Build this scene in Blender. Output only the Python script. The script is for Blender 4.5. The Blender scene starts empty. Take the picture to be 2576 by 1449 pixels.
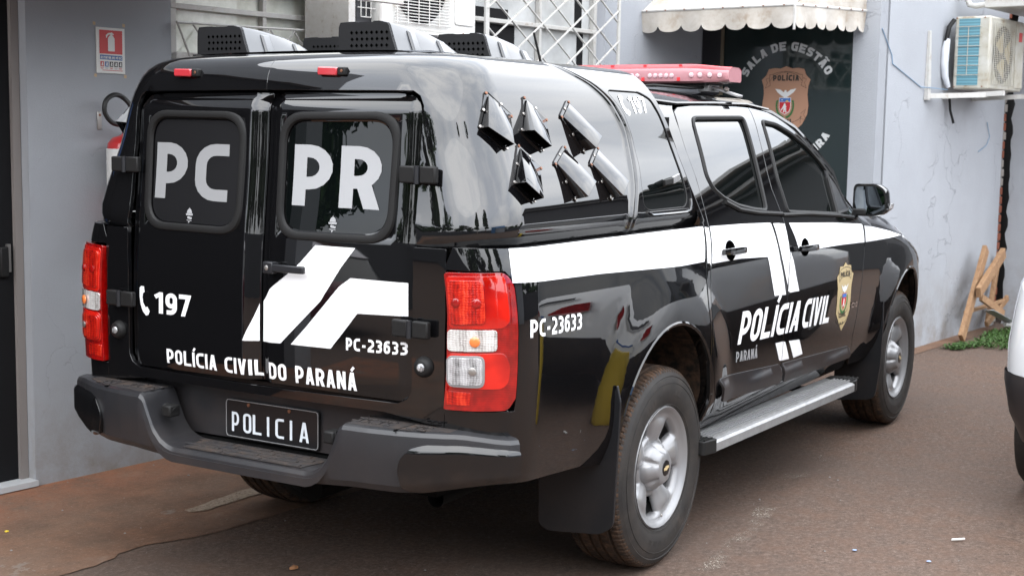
import bpy, bmesh, math, random
import numpy as np
from mathutils import Vector, Matrix
from mathutils.geometry import delaunay_2d_cdt
random.seed(7); RNG=np.random.RandomState(5)
SC_=bpy.context.scene
COL=SC_.collection
# ------------------------------------------------------------------ camera
CAMP=np.array([-4.53914526,-2.99255528,1.5901835])
def cam_axes(yaw,pitch,roll):
    f=np.array([math.cos(yaw)*math.cos(pitch),math.sin(yaw)*math.cos(pitch),-math.sin(pitch)])
    r=np.array([math.sin(yaw),-math.cos(yaw),0]); u=np.cross(r,f)
    return f, math.cos(roll)*r+math.sin(roll)*u, -math.sin(roll)*r+math.cos(roll)*u
_f,_r,_u=cam_axes(math.radians(31.12048381),math.radians(6.47769756),math.radians(0.91572352))
cd=bpy.data.cameras.new('camera'); cam=bpy.data.objects.new('camera',cd); COL.objects.link(cam)
M=Matrix.Identity(4)
for i in range(3):
    M[i][0]=_r[i]; M[i][1]=_u[i]; M[i][2]=-_f[i]; M[i][3]=CAMP[i]
cam.matrix_world=M
cd.sensor_width=36; cd.lens=36*3481.26/2576; cd.clip_start=.05; cd.clip_end=400
cd.dof.use_dof=True; cd.dof.focus_distance=4.9; cd.dof.aperture_fstop=7.0
SC_.camera=cam
# ------------------------------------------------------------------ sky, sun, exposure
W_=bpy.data.worlds.new('World'); SC_.world=W_; W_.use_nodes=True
nt=W_.node_tree; nt.nodes.clear()
SUN_EL,SUN_AZ=math.radians(58),math.radians(205)
def N(nt,t,**k):
    n=nt.nodes.new(t)
    for a,b in k.items():
        if a=='ins':
            for i,v in b.items(): n.inputs[i].default_value=v
        else: setattr(n,a,b)
    return n
sky=N(nt,'ShaderNodeTexSky',sky_type='NISHITA',sun_disc=False,sun_elevation=SUN_EL,sun_rotation=math.radians(90)-SUN_AZ)
tc=N(nt,'ShaderNodeTexCoord')
mp=N(nt,'ShaderNodeMapping'); mp.inputs['Scale'].default_value=(1,1,2.2)
nz=N(nt,'ShaderNodeTexNoise',ins={'Scale':2.3,'Detail':7,'Roughness':.55,'Distortion':.4})
cr=N(nt,'ShaderNodeValToRGB'); cr.color_ramp.elements[0].position=.38; cr.color_ramp.elements[1].position=.64
cr.color_ramp.elements[0].color=(21,22.3,24.5,1); cr.color_ramp.elements[1].color=(31,31.3,31.8,1)
sp=N(nt,'ShaderNodeSeparateXYZ')
grd=N(nt,'ShaderNodeMapRange',ins={'From Min':-.02,'From Max':.42,'To Min':.58,'To Max':1.5})
mul=N(nt,'ShaderNodeVectorMath',operation='SCALE')
mx=N(nt,'ShaderNodeMix',data_type='RGBA'); mx.inputs[0].default_value=.86
bg=N(nt,'ShaderNodeBackground'); bg.inputs['Strength'].default_value=.105
out=N(nt,'ShaderNodeOutputWorld')
L=nt.links.new
L(tc.outputs['Generated'],mp.inputs[0]);L(mp.outputs[0],nz.inputs['Vector']);L(nz.outputs[0],cr.inputs[0])
L(tc.outputs['Generated'],sp.inputs[0]);L(sp.outputs[2],grd.inputs[0]);L(cr.outputs[0],mul.inputs[0]);L(grd.outputs[0],mul.inputs['Scale'])
L(sky.outputs[0],mx.inputs[6]);L(mul.outputs[0],mx.inputs[7]);L(mx.outputs[2],bg.inputs[0]);L(bg.outputs[0],out.inputs[0])
sd=bpy.data.lights.new('sun','SUN'); sd.energy=.6; sd.angle=math.radians(70); sd.color=(1,.97,.92)
sun=bpy.data.objects.new('sun',sd); COL.objects.link(sun)
_d=Vector((-math.cos(SUN_EL)*math.cos(SUN_AZ),-math.cos(SUN_EL)*math.sin(SUN_AZ),-math.sin(SUN_EL)))
sun.rotation_euler=_d.to_track_quat('-Z','Y').to_euler()
vs=SC_.view_settings; vs.view_transform='Standard'; vs.look='None'; vs.gamma=1; vs.exposure=.42; vs.use_curve_mapping=False
# ------------------------------------------------------------------ materials
def newmat(name,col=(.5,.5,.5),rough=.5,metal=0,spec=.5,coat=0,coat_r=.03,ior=1.5):
    m=bpy.data.materials.new(name); m.use_nodes=True
    b=m.node_tree.nodes['Principled BSDF']
    b.inputs['Base Color'].default_value=(*col,1); b.inputs['Roughness'].default_value=rough
    b.inputs['Metallic'].default_value=metal; b.inputs['Specular IOR Level'].default_value=spec
    b.inputs['Coat Weight'].default_value=coat; b.inputs['Coat Roughness'].default_value=coat_r; b.inputs['IOR'].default_value=ior
    return m
def bs(m): return m.node_tree.nodes['Principled BSDF']
def ramp(nt,fac,stops):
    r=nt.nodes.new('ShaderNodeValToRGB'); e=r.color_ramp.elements
    while len(e)>1: e.remove(e[-1])
    e[0].position=stops[0][0]; c=stops[0][1]; e[0].color=(*c,1) if len(c)==3 else c
    for p,c in stops[1:]:
        q=e.new(p); q.color=(*c,1) if len(c)==3 else c
    nt.links.new(fac,r.inputs[0]); return r.outputs[0]
def noise(nt,scale,detail=5,rough=.6,vec=None,dist=0):
    n=nt.nodes.new('ShaderNodeTexNoise'); n.inputs['Scale'].default_value=scale; n.inputs['Detail'].default_value=detail
    n.inputs['Roughness'].default_value=rough; n.inputs['Distortion'].default_value=dist
    if vec is None:
        g=nt.nodes.new('ShaderNodeNewGeometry'); vec=g.outputs['Position']
    nt.links.new(vec,n.inputs['Vector']); return n.outputs[0]
def posxyz(nt):
    g=nt.nodes.new('ShaderNodeNewGeometry'); s=nt.nodes.new('ShaderNodeSeparateXYZ'); nt.links.new(g.outputs['Position'],s.inputs[0]); return s.outputs
def math_(nt,op,a,b=None,clamp=False):
    n=nt.nodes.new('ShaderNodeMath'); n.operation=op; n.use_clamp=clamp
    for i,v in enumerate((a,b)):
        if v is None: continue
        if isinstance(v,(int,float)): n.inputs[i].default_value=v
        else: nt.links.new(v,n.inputs[i])
    return n.outputs[0]
def mix(nt,f,a,b):
    n=nt.nodes.new('ShaderNodeMix'); n.data_type='RGBA'
    for i,v in ((0,f),(6,a),(7,b)):
        if isinstance(v,(int,float)): n.inputs[i].default_value=v
        elif isinstance(v,tuple): n.inputs[i].default_value=(*v,1)
        else: nt.links.new(v,n.inputs[i])
    return n.outputs[2]
def mrange(nt,v,a,b,c=0.,d=1.):
    n=nt.nodes.new('ShaderNodeMapRange'); nt.links.new(v,n.inputs[0])
    for i,x in zip((1,2,3,4),(a,b,c,d)): n.inputs[i].default_value=x
    return n.outputs[0]
def bump(m,h,strength=.3,dist=.002):
    nt=m.node_tree; b=nt.nodes.new('ShaderNodeBump'); b.inputs['Strength'].default_value=strength; b.inputs['Distance'].default_value=dist
    nt.links.new(h,b.inputs['Height']); nt.links.new(b.outputs[0],bs(m).inputs['Normal']); return b
MT={}
def dusty(m,base,zlo,zhi,amt=.5,dust=(.16,.10,.07),r0=.04,r1=.45,sc=9):
    nt=m.node_tree; p=posxyz(nt)
    h=mrange(nt,p[2],zlo,zhi,1,0); n=noise(nt,sc,8,.65); n2=noise(nt,60,4,.7)
    f=math_(nt,'MULTIPLY',h,mrange(nt,n,.35,.7)); f=math_(nt,'MULTIPLY',f,mrange(nt,n2,.2,.7,.4,1)); f=math_(nt,'MULTIPLY',f,amt,True)
    nt.links.new(mix(nt,f,base,dust),bs(m).inputs['Base Color'])
    nt.links.new(mrange(nt,f,0,.6,r0,r1),bs(m).inputs['Roughness'])
    return f
m=MT['paint']=newmat('black_gloss_paint',(.004,.004,.0045),.03,spec=.75)
dusty(m,(.0035,.0035,.004),.35,.85,.06,r0=.018,r1=.22)
m=MT['canopy']=newmat('black_gloss_fibreglass',(.004,.004,.0045),.03,spec=1.0)
nt=m.node_tree
# hairline crack and scuffs in the gelcoat, faint waviness
v=nt.nodes.new('ShaderNodeTexNoise'); v.inputs['Scale'].default_value=1.3; v.inputs['Detail'].default_value=2
g=nt.nodes.new('ShaderNodeNewGeometry'); nt.links.new(g.outputs['Position'],v.inputs['Vector'])
bump(m,v.outputs[0],.25,.006)
sc=noise(nt,38,9,.8); wh=noise(nt,3.1,2,.5)
f=math_(nt,'MULTIPLY',mrange(nt,sc,.60,.66),mrange(nt,wh,.60,.70),True)
nt.links.new(mrange(nt,f,0,1,.02,.30),bs(m).inputs['Roughness'])
nt.links.new(mix(nt,f,(.004,.004,.0045),(.03,.03,.032)),bs(m).inputs['Base Color'])
MT['glass']=newmat('dark_tinted_glass',(.003,.004,.004),.0,spec=1.0)
MT['glassmatte']=newmat('dull_smoked_window_film',(.010,.010,.011),.32,spec=.35)
MT['rubber']=newmat('black_rubber_trim',(.010,.0098,.0098),.55,spec=.28)
MT['dark']=newmat('underbody_black',(.004,.004,.004),.9,spec=.1)
m=MT['well']=newmat('wheel_arch_liner',(.012,.010,.009),.85,spec=.2)
n=noise(m.node_tree,25,6,.7); m.node_tree.links.new(ramp(m.node_tree,n,[(.4,(.010,.009,.008)),(.66,(.06,.035,.022))]),bs(m).inputs['Base Color'])
m=MT['plastic']=newmat('grey_black_grained_plastic',(.045,.045,.05),.42,spec=.45)
dusty(m,(.015,.0155,.018),.1,.9,.45,dust=(.14,.09,.065),r0=.36,r1=.7,sc=6); bump(m,noise(m.node_tree,900,2,.5),.12,.0006)
m=MT['step_top']=newmat('dusty_step_plastic',(.06,.05,.05),.6,spec=.3)
n=noise(m.node_tree,22,7,.65); m.node_tree.links.new(ramp(m.node_tree,n,[(.35,(.026,.025,.027)),(.55,(.042,.035,.032)),(.72,(.075,.052,.040))]),bs(m).inputs['Base Color'])
MT['gap']=newmat('panel_gap_black',(.002,.002,.002),.9,spec=.05)
MT['white']=newmat('white_vinyl_decal',(.86,.86,.87),.22,spec=.4)
MT['greyletter']=newmat('grey_reflective_lettering',(.26,.264,.27),.3,spec=.4)
MT['whiteletter']=newmat('pale_grey_lettering',(.34,.345,.355),.3,spec=.4)
m=MT['tyre']=newmat('tyre_rubber',(.014,.014,.014),.62,spec=.35)
n=noise(m.node_tree,14,6,.65); m.node_tree.links.new(ramp(m.node_tree,n,[(.3,(.016,.015,.015)),(.55,(.027,.024,.022)),(.75,(.044,.035,.03))]),bs(m).inputs['Base Color'])
bump(m,noise(m.node_tree,160,3,.6),.15,.0008)
m=MT['tread']=newmat('muddy_tread_rubber',(.05,.035,.03),.8,spec=.2)
n=noise(m.node_tree,30,6,.7); m.node_tree.links.new(ramp(m.node_tree,n,[(.32,(.018,.016,.015)),(.52,(.05,.032,.022)),(.72,(.11,.062,.038))]),bs(m).inputs['Base Color'])
m=MT['rim']=newmat('silver_wheel_paint',(.27,.27,.276),.36,.45,spec=.5,coat=.25,coat_r=.12)
n=noise(m.node_tree,9,6,.6); m.node_tree.links.new(mrange(m.node_tree,n,.3,.7,.30,.48),bs(m).inputs['Roughness'])
m=MT['alu']=newmat('brushed_aluminium',(.55,.555,.565),.40,.45)
n=noise(m.node_tree,18,6,.7); m.node_tree.links.new(mrange(m.node_tree,n,.3,.7,.36,.52),bs(m).inputs['Roughness'])
m.node_tree.links.new(ramp(m.node_tree,n,[(.3,(.34,.342,.35)),(.7,(.26,.257,.255))]),bs(m).inputs['Base Color'])
m=MT['redlens']=newmat('red_lamp_lens',(.28,.003,.002),.05,spec=.6,coat=1,coat_r=.02)
w=m.node_tree.nodes.new('ShaderNodeTexWave'); w.bands_direction='Z'; w.inputs['Scale'].default_value=60; w.inputs['Distortion'].default_value=0
g=m.node_tree.nodes.new('ShaderNodeNewGeometry'); m.node_tree.links.new(g.outputs['Position'],w.inputs['Vector'])
n=math_(m.node_tree,'ADD',math_(m.node_tree,'MULTIPLY',noise(m.node_tree,30,2,.5),.8),math_(m.node_tree,'MULTIPLY',w.outputs['Fac'],.18)); m.node_tree.links.new(ramp(m.node_tree,n,[(.30,(.16,.001,.001)),(.5,(.25,.002,.0015)),(.68,(.34,.004,.003))]),bs(m).inputs['Base Color'])
MT['redbowl']=newmat('red_lamp_bowl',(.46,.006,.003),.06,spec=.6,coat=1,coat_r=.02); m=MT['redbowl']; n=noise(m.node_tree,9,2,.5); m.node_tree.links.new(ramp(m.node_tree,n,[(.35,(.28,.003,.002)),(.6,(.55,.012,.005))]),bs(m).inputs['Base Color'])
def crystal(name,cols,scale=70,metal=.6):
    m=newmat(name,cols[1],.10,metal,coat=1,coat_r=.02)
    nt=m.node_tree; g=nt.nodes.new('ShaderNodeNewGeometry'); p=posxyz(nt)
    hx=math_(nt,'SUBTRACT',p[0],p[1])
    warp=math_(nt,'MULTIPLY',noise(nt,22,2,.5),.020)
    def wv(v,f,ph=0.): return math_(nt,'ADD',math_(nt,'MULTIPLY',math_(nt,'SINE',math_(nt,'MULTIPLY',math_(nt,'ADD',v,warp),f)),.5),.5)
    a=wv(hx,scale*4.2); b=wv(p[2],scale*7.5); big=wv(hx,scale*.75)
    f=math_(nt,'ADD',math_(nt,'MULTIPLY',a,.12),math_(nt,'ADD',math_(nt,'MULTIPLY',b,.08),math_(nt,'MULTIPLY',noise(nt,46,4,.65),.60)))  # lens ribs plus a soft noise highlight painted into the base colour
    f=math_(nt,'ADD',f,math_(nt,'MULTIPLY',big,.22))
    nt.links.new(ramp(nt,f,[(.22,cols[0]),(.50,cols[1]),(.80,cols[2])]),bs(m).inputs['Base Color'])
    bump(m,math_(nt,'ADD',a,b),.22,.002); return m
MT['redcrystal']=crystal('red_crystal_reflector',[(.16,.003,.002),(.50,.010,.004),(.80,.06,.02)],110,.2)
MT['clearcrystal']=crystal('clear_crystal_reflector',[(.10,.10,.10),(.50,.50,.51),(.82,.83,.85)],135,.45)
MT['ambercrystal']=crystal('clear_and_amber_reflector',[(.22,.19,.17),(.68,.66,.64),(.90,.88,.85)],120,.35)
MT['amber']=newmat('amber_bulb',(.75,.20,.05),.2,coat=1)
MT['marker']=newmat('red_marker_lens',(.46,.035,.045),.15,coat=1)
m=MT['dome']=newmat('red_light_bar_dome',(.48,.006,.012),.3,coat=.08,spec=.2)
MT['pinkclear']=newmat('clear_pinkish_lens',(.42,.20,.22),.2,.0,coat=.35)
MT['chrome']=newmat('chrome',(.75,.75,.77),.08,1)
MT['bolt']=newmat('rusty_screw',(.22,.10,.06),.45,.6)
MT['rivet']=newmat('rivet_metal',(.42,.40,.38),.35,.8)
MT['plate']=newmat('plate_black',(.008,.008,.009),.28,spec=.5)
MT['platewhite']=newmat('plate_letters',(.66,.70,.74),.35)
MT['vent']=newmat('grey_fibreglass_vent',(.05,.053,.058),.30,spec=.6,coat=.45,coat_r=.15)
m=MT['perf']=newmat('black_perforated_plastic',(.008,.008,.009),.6,spec=.3)
MT['mirror']=newmat('mirror_glass',(.30,.34,.38),.0,1)
MT['hole']=newmat('hole_black',(.001,.001,.001),1,spec=0)
MT['gold']=newmat('badge_gold',(.50,.39,.21),.35,spec=.4)
MT['ink']=newmat('badge_ink',(.03,.025,.02),.5)
MT['peach']=newmat('door_badge_peach',(.42,.235,.155),.6,spec=.2)
MT['green']=newmat('badge_green',(.03,.15,.04),.5)
MT['red']=newmat('badge_red',(.55,.02,.03),.5)
MT['blue']=newmat('badge_blue',(.05,.17,.50),.5)
MT['yellow']=newmat('badge_yellow',(.75,.55,.05),.5)
MT['badgewhite']=newmat('badge_white',(.75,.75,.74),.5)
MT['shade']=newmat('badge_grey',(.38,.38,.37),.5)
# building materials
def plaster(name,c1,c2,grime=(.20,.17,.14),bs_=.35,gz=.5,scale=130):
    m=newmat(name,c1,.85,spec=.2); nt=m.node_tree; p=posxyz(nt)
    n=noise(nt,1.6,6,.6); base=ramp(nt,n,[(.3,c2),(.7,c1)])
    fine=noise(nt,scale,6,.7)
    st=math_(nt,'MULTIPLY',mrange(nt,p[2],0,gz,1,0),mrange(nt,noise(nt,5,7,.7),.38,.66),True)
    c=mix(nt,math_(nt,'MULTIPLY',st,.75),base,grime)
    vor=nt.nodes.new('ShaderNodeTexVoronoi'); vor.feature='DISTANCE_TO_EDGE'; vor.inputs['Scale'].default_value=1.15
    gg=nt.nodes.new('ShaderNodeNewGeometry'); nn=nt.nodes.new('ShaderNodeTexNoise'); nn.inputs['Scale'].default_value=3.5; nn.inputs['Detail'].default_value=7
    nt.links.new(gg.outputs['Position'],nn.inputs['Vector'])
    vm=nt.nodes.new('ShaderNodeVectorMath'); vm.operation='MULTIPLY_ADD'; nt.links.new(nn.outputs['Color'],vm.inputs[0]); vm.inputs[1].default_value=(.7,.7,.7); nt.links.new(gg.outputs['Position'],vm.inputs[2])
    nt.links.new(vm.outputs[0],vor.inputs['Vector'])
    ck=math_(nt,'MULTIPLY',mrange(nt,vor.outputs['Distance'],0,.0045,1,0),mrange(nt,noise(nt,1.3,2,.5),.50,.60),True)
    c=mix(nt,math_(nt,'MULTIPLY',ck,.28),c,(.16,.16,.16))
    sp_=math_(nt,'MULTIPLY',mrange(nt,noise(nt,11,8,.75),.68,.72),mrange(nt,noise(nt,2.2,1,.5),.5,.6),True)
    c=mix(nt,math_(nt,'MULTIPLY',sp_,.4),c,(.36,.30,.23))
    nt.links.new(c,bs(m).inputs['Base Color'])
    h=math_(nt,'SUBTRACT',math_(nt,'ADD',fine,math_(nt,'MULTIPLY',noise(nt,7,4,.6),.8)),math_(nt,'MULTIPLY',ck,1.5))
    bump(m,h,bs_,.004); return m
MT['wallL']=plaster('grey_painted_plaster',(.318,.332,.355),(.285,.298,.318))
MT['wallR']=plaster('pale_grey_roughcast',(.355,.370,.398),(.32,.333,.357),bs_=.8,gz=.7,scale=95)
MT['black']=newmat('dark_interior',(.006,.006,.007),.8,spec=.2)
m=MT['whitepaint']=newmat('chipped_white_enamel',(.66,.65,.62),.45)
n=noise(m.node_tree,26,8,.75); m.node_tree.links.new(ramp(m.node_tree,n,[(.3,(.50,.50,.485)),(.60,(.44,.425,.40)),(.69,(.26,.19,.13))]),bs(m).inputs['Base Color'])
bump(m,n,.4,.003)
m=MT['acwhite']=newmat('outdoor_unit_white',(.70,.70,.67),.4); n=noise(m.node_tree,12,6,.65)
m.node_tree.links.new(ramp(m.node_tree,n,[(.35,(.64,.64,.62)),(.62,(.57,.56,.53)),(.76,(.40,.35,.28))]),bs(m).inputs['Base Color'])
MT['acold']=newmat('yellowed_unit_paint',(.60,.59,.53),.5); m=MT['acold']; n=noise(m.node_tree,9,7,.7)
m.node_tree.links.new(ramp(m.node_tree,n,[(.35,(.46,.455,.42)),(.58,(.38,.36,.30)),(.72,(.22,.16,.10))]),bs(m).inputs['Base Color'])
m=MT['coil']=newmat('blue_coil_fins',(.10,.26,.32),.5); w=m.node_tree.nodes.new('ShaderNodeTexWave'); w.bands_direction='Z'; w.inputs['Scale'].default_value=14; w.inputs['Distortion'].default_value=.6
g=m.node_tree.nodes.new('ShaderNodeNewGeometry'); m.node_tree.links.new(g.outputs['Position'],w.inputs['Vector'])
m.node_tree.links.new(ramp(m.node_tree,w.outputs['Fac'],[(0,(.07,.17,.21)),(1,(.13,.31,.38))]),bs(m).inputs['Base Color'])
MT['fanyellow']=newmat('yellowed_fan_blade',(.42,.34,.20),.5)
m=MT['awning']=newmat('weathered_awning_canvas',(.62,.58,.53),.8,spec=.2); nt=m.node_tree; p=posxyz(nt)
n=noise(nt,6,7,.7); c=ramp(nt,n,[(.3,(.52,.495,.46)),(.55,(.42,.385,.34)),(.75,(.27,.21,.155))])
nt.links.new(c,bs(m).inputs['Base Color']); bump(m,noise(nt,4,4,.5),.4,.02)
bs(m).inputs['Transmission Weight'].default_value=0
m=MT['winglass']=newmat('window_glass_painted_reflection',(.33,.33,.30),.05,spec=.6); n=noise(m.node_tree,7,5,.65)
m.node_tree.links.new(ramp(m.node_tree,n,[(.3,(.55,.57,.48)),(.7,(.85,.85,.78))]),bs(m).inputs['Base Color'])  # mottled pale base paints bright sky and tree reflections into the glass
MT['doorglass']=newmat('dark_green_black_glass',(.012,.020,.020),.04,spec=.5)
MT['doortext']=newmat('door_lettering_grey',(.55,.56,.56),.5)
MT['wood']=newmat('raw_timber',(.42,.25,.13),.7); m=MT['wood']; nt=m.node_tree
n=noise(nt,14,6,.7,dist=2); nt.links.new(ramp(nt,n,[(.3,(.19,.10,.05)),(.55,(.30,.175,.09)),(.75,(.36,.235,.135))]),bs(m).inputs['Base Color']); bump(m,n,.3,.004)
MT['brick']=newmat('red_brick',(.22,.08,.05),.9,spec=.1); m=MT['brick']; n=noise(m.node_tree,30,5,.7)
m.node_tree.links.new(ramp(m.node_tree,n,[(.3,(.13,.045,.03)),(.7,(.27,.10,.065))]),bs(m).inputs['Base Color'])
MT['mortar']=newmat('mortar',(.20,.19,.18),.95,spec=.1)
MT['galv']=newmat('galvanised_sheet',(.45,.48,.52),.4,.6)
MT['leaf']=newmat('weed_leaf',(.04,.085,.018),.6,spec=.3)
m=MT['asphalt']=newmat('worn_brown_asphalt',(.09,.07,.06),.9,spec=.25); nt=m.node_tree
fine=math_(nt,'ADD',math_(nt,'MULTIPLY',noise(nt,48,6,.8),.62),math_(nt,'MULTIPLY',noise(nt,170,4,.7),.38)); mid=noise(nt,9,7,.65); big=noise(nt,.7,4,.6)
c=ramp(nt,fine,[(.34,(.028,.019,.015)),(.5,(.098,.066,.050)),(.64,(.200,.148,.120))])
c2=mix(nt,mrange(nt,mid,.42,.68,0,.55),c,(.125,.070,.046)); c3=mix(nt,mrange(nt,big,.4,.65,0,.5),c2,(.085,.066,.056))
vv=nt.nodes.new('ShaderNodeTexVoronoi'); vv.inputs['Scale'].default_value=26; g=nt.nodes.new('ShaderNodeNewGeometry'); nt.links.new(g.outputs['Position'],vv.inputs['Vector'])
pit=math_(nt,'MULTIPLY',mrange(nt,vv.outputs['Distance'],.05,.14,1,0),mrange(nt,noise(nt,8,3,.5),.5,.6),True)
c3=mix(nt,pit,c3,(.015,.012,.011))
nt.links.new(c3,bs(m).inputs['Base Color']); bump(m,math_(nt,'SUBTRACT',math_(nt,'ADD',fine,math_(nt,'MULTIPLY',mid,1.5)),pit),.55,.006)
m=MT['concrete']=newmat('red_dirt_stained_concrete',(.24,.15,.10),.9,spec=.2); nt=m.node_tree
fine=math_(nt,'ADD',math_(nt,'MULTIPLY',noise(nt,50,6,.8),.6),math_(nt,'MULTIPLY',noise(nt,160,4,.7),.4)); mid=noise(nt,4,8,.65); big=noise(nt,1.5,4,.6)
c=ramp(nt,mid,[(.28,(.075,.046,.031)),(.48,(.135,.075,.048)),(.60,(.175,.092,.056)),(.76,(.23,.165,.128))])
c=mix(nt,mrange(nt,big,.35,.65,0,.7),c,(.15,.108,.082)); p=posxyz(nt)
nearwall=mrange(nt,p[1],1.35,1.85,0,.85); c=mix(nt,math_(nt,'MULTIPLY',nearwall,mrange(nt,noise(nt,6,6,.7),.35,.6)),c,(.24,.095,.05))
c=mix(nt,mrange(nt,fine,.54,.66,0,.7),c,(.28,.215,.17)); c=mix(nt,mrange(nt,fine,.46,.34,0,.7),c,(.035,.026,.02))
pt=mrange(nt,noise(nt,3.3,8,.7),.62,.64,0,.55); c=mix(nt,pt,c,(.19,.165,.145))
nt.links.new(c,bs(m).inputs['Base Color']); bump(m,math_(nt,'ADD',fine,mid),.5,.006)
m=MT['wornpaint']=newmat('worn_white_road_paint',(.34,.30,.25),.8); nt=m.node_tree
fine=noise(nt,90,7,.8); mid=noise(nt,7,6,.7)
al=math_(nt,'MULTIPLY',mrange(nt,fine,.50,.60),mrange(nt,mid,.44,.60),True); nt.links.new(al,bs(m).inputs['Alpha'])
m=MT['oldpaint']=newmat('old_beige_road_paint',(.42,.33,.24),.85); nt=m.node_tree
fine=noise(nt,70,7,.8); al=mrange(nt,fine,.33,.46); nt.links.new(al,bs(m).inputs['Alpha'])
nt.links.new(ramp(nt,noise(nt,60,6,.7),[(.35,(.17,.12,.08)),(.65,(.30,.235,.175))]),bs(m).inputs['Base Color'])
MT['carwhite']=newmat('white_car_paint',(.62,.625,.635),.12,coat=1,coat_r=.03)
MT['exred']=newmat('extinguisher_red',(.50,.02,.02),.3,coat=.6)
MT['signwhite']=newmat('sign_white',(.66,.66,.64),.5); MT['signred']=newmat('sign_red',(.52,.05,.05),.5); MT['signblue']=newmat('sign_blue',(.05,.12,.32),.5)
MT['blackhose']=newmat('black_hose',(.015,.015,.015),.45)
MT['crown']=newmat('tree_leaves',(.035,.07,.02),.7,spec=.2); m=MT['crown']; n=noise(m.node_tree,2.5,4,.6)
m.node_tree.links.new(ramp(m.node_tree,n,[(.35,(.015,.035,.010)),(.7,(.06,.11,.03))]),bs(m).inputs['Base Color'])
MT['bark']=newmat('bark',(.09,.065,.05),.9)
MT['bluewall']=newmat('blue_painted_wall',(.04,.14,.30),.6)
MT['yellowp']=newmat('yellow_plastic',(.60,.42,.03),.3,coat=.5)
MT['maroon']=newmat('maroon_car_paint',(.12,.008,.02),.08,coat=1)
MT['shade2']=newmat('grey_jamb_paint',(.20,.18,.17),.7)
MT['sill2']=newmat('grey_threshold',(.42,.43,.44),.6)
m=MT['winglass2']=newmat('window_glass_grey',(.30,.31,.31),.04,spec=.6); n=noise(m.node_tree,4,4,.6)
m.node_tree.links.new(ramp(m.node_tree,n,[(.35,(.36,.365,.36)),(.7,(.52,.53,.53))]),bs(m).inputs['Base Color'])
MT['darkframe']=newmat('dark_door_frame',(.018,.018,.022),.4)
MT['oldframe']=newmat('worn_frame_edge',(.16,.13,.09),.7)
MT['awnwhite']=newmat('white_awning_sheet',(.62,.61,.58),.7)
MT['pipewrap']=newmat('white_pipe_wrap',(.58,.60,.64),.6)
MT['wireblue']=newmat('pale_blue_plastic',(.16,.26,.38),.5)
MT['mortar2']=newmat('grey_brick_face',(.26,.24,.22),.9,spec=.1)
MT['tape']=newmat('old_tape',(.50,.36,.22),.7)
MT['dryleaf']=newmat('dry_leaf',(.30,.14,.06),.7)
MT['facade']=newmat('dark_facade',(.05,.052,.055),.8)
MT['glassrear']=newmat('rear_door_glass',(.002,.003,.003),.0,spec=.5)
MT['glossblack']=newmat('gloss_black_bumper_cap',(.004,.004,.0045),.05,spec=.7)
dusty(MT['glossblack'],(.004,.004,.0045),.45,.60,.30,r0=.04,r1=.3,sc=14)
MT['ledlens']=newmat('led_lens',(.62,.42,.45),.2,coat=.4)
m=MT['bumperplastic']=newmat('grained_bumper_plastic',(.03,.03,.033),.40,spec=.5)
dusty(m,(.018,.0185,.021),.3,.8,.25,dust=(.11,.075,.055),r0=.34,r1=.6,sc=6); bump(m,noise(m.node_tree,700,2,.5),.15,.0006)
MT['paleblue']=newmat('pale_blue_paper',(.25,.33,.50),.7)
m=MT['flap']=newmat('mud_flap_rubber',(.012,.013,.015),.5,spec=.35)
dusty(m,(.009,.010,.012),.1,.6,.30,dust=(.08,.055,.042),r0=.42,r1=.7,sc=7)
def pch(xs, ys):
    """smooth monotone interpolation through points"""
    xs=np.array(xs,float); ys=np.array(ys,float)
    h=np.diff(xs); d=np.diff(ys)/h
    m=np.zeros(len(xs)); m[0]=d[0]; m[-1]=d[-1]
    for i in range(1,len(xs)-1):
        if d[i-1]*d[i]<=0: m[i]=0
        else:
            w1=2*h[i]+h[i-1]; w2=h[i]+2*h[i-1]
            m[i]=(w1+w2)/(w1/d[i-1]+w2/d[i])
    def f(x):
        x=np.asarray(x,float); xc=np.clip(x,xs[0],xs[-1])
        i=np.clip(np.searchsorted(xs,xc)-1,0,len(xs)-2)
        t=(xc-xs[i])/h[i]
        r=(2*t**3-3*t**2+1)*ys[i]+(t**3-2*t**2+t)*h[i]*m[i]+(-2*t**3+3*t**2)*ys[i+1]+(t**3-t**2)*h[i]*m[i+1]
        return r+(x-xc)*np.where(x<xs[0],m[0],m[-1])
    return f
def sst(a,b,x):
    t=np.clip((np.asarray(x,float)-a)/(b-a),0,1); return t*t*(3-2*t)
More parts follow.
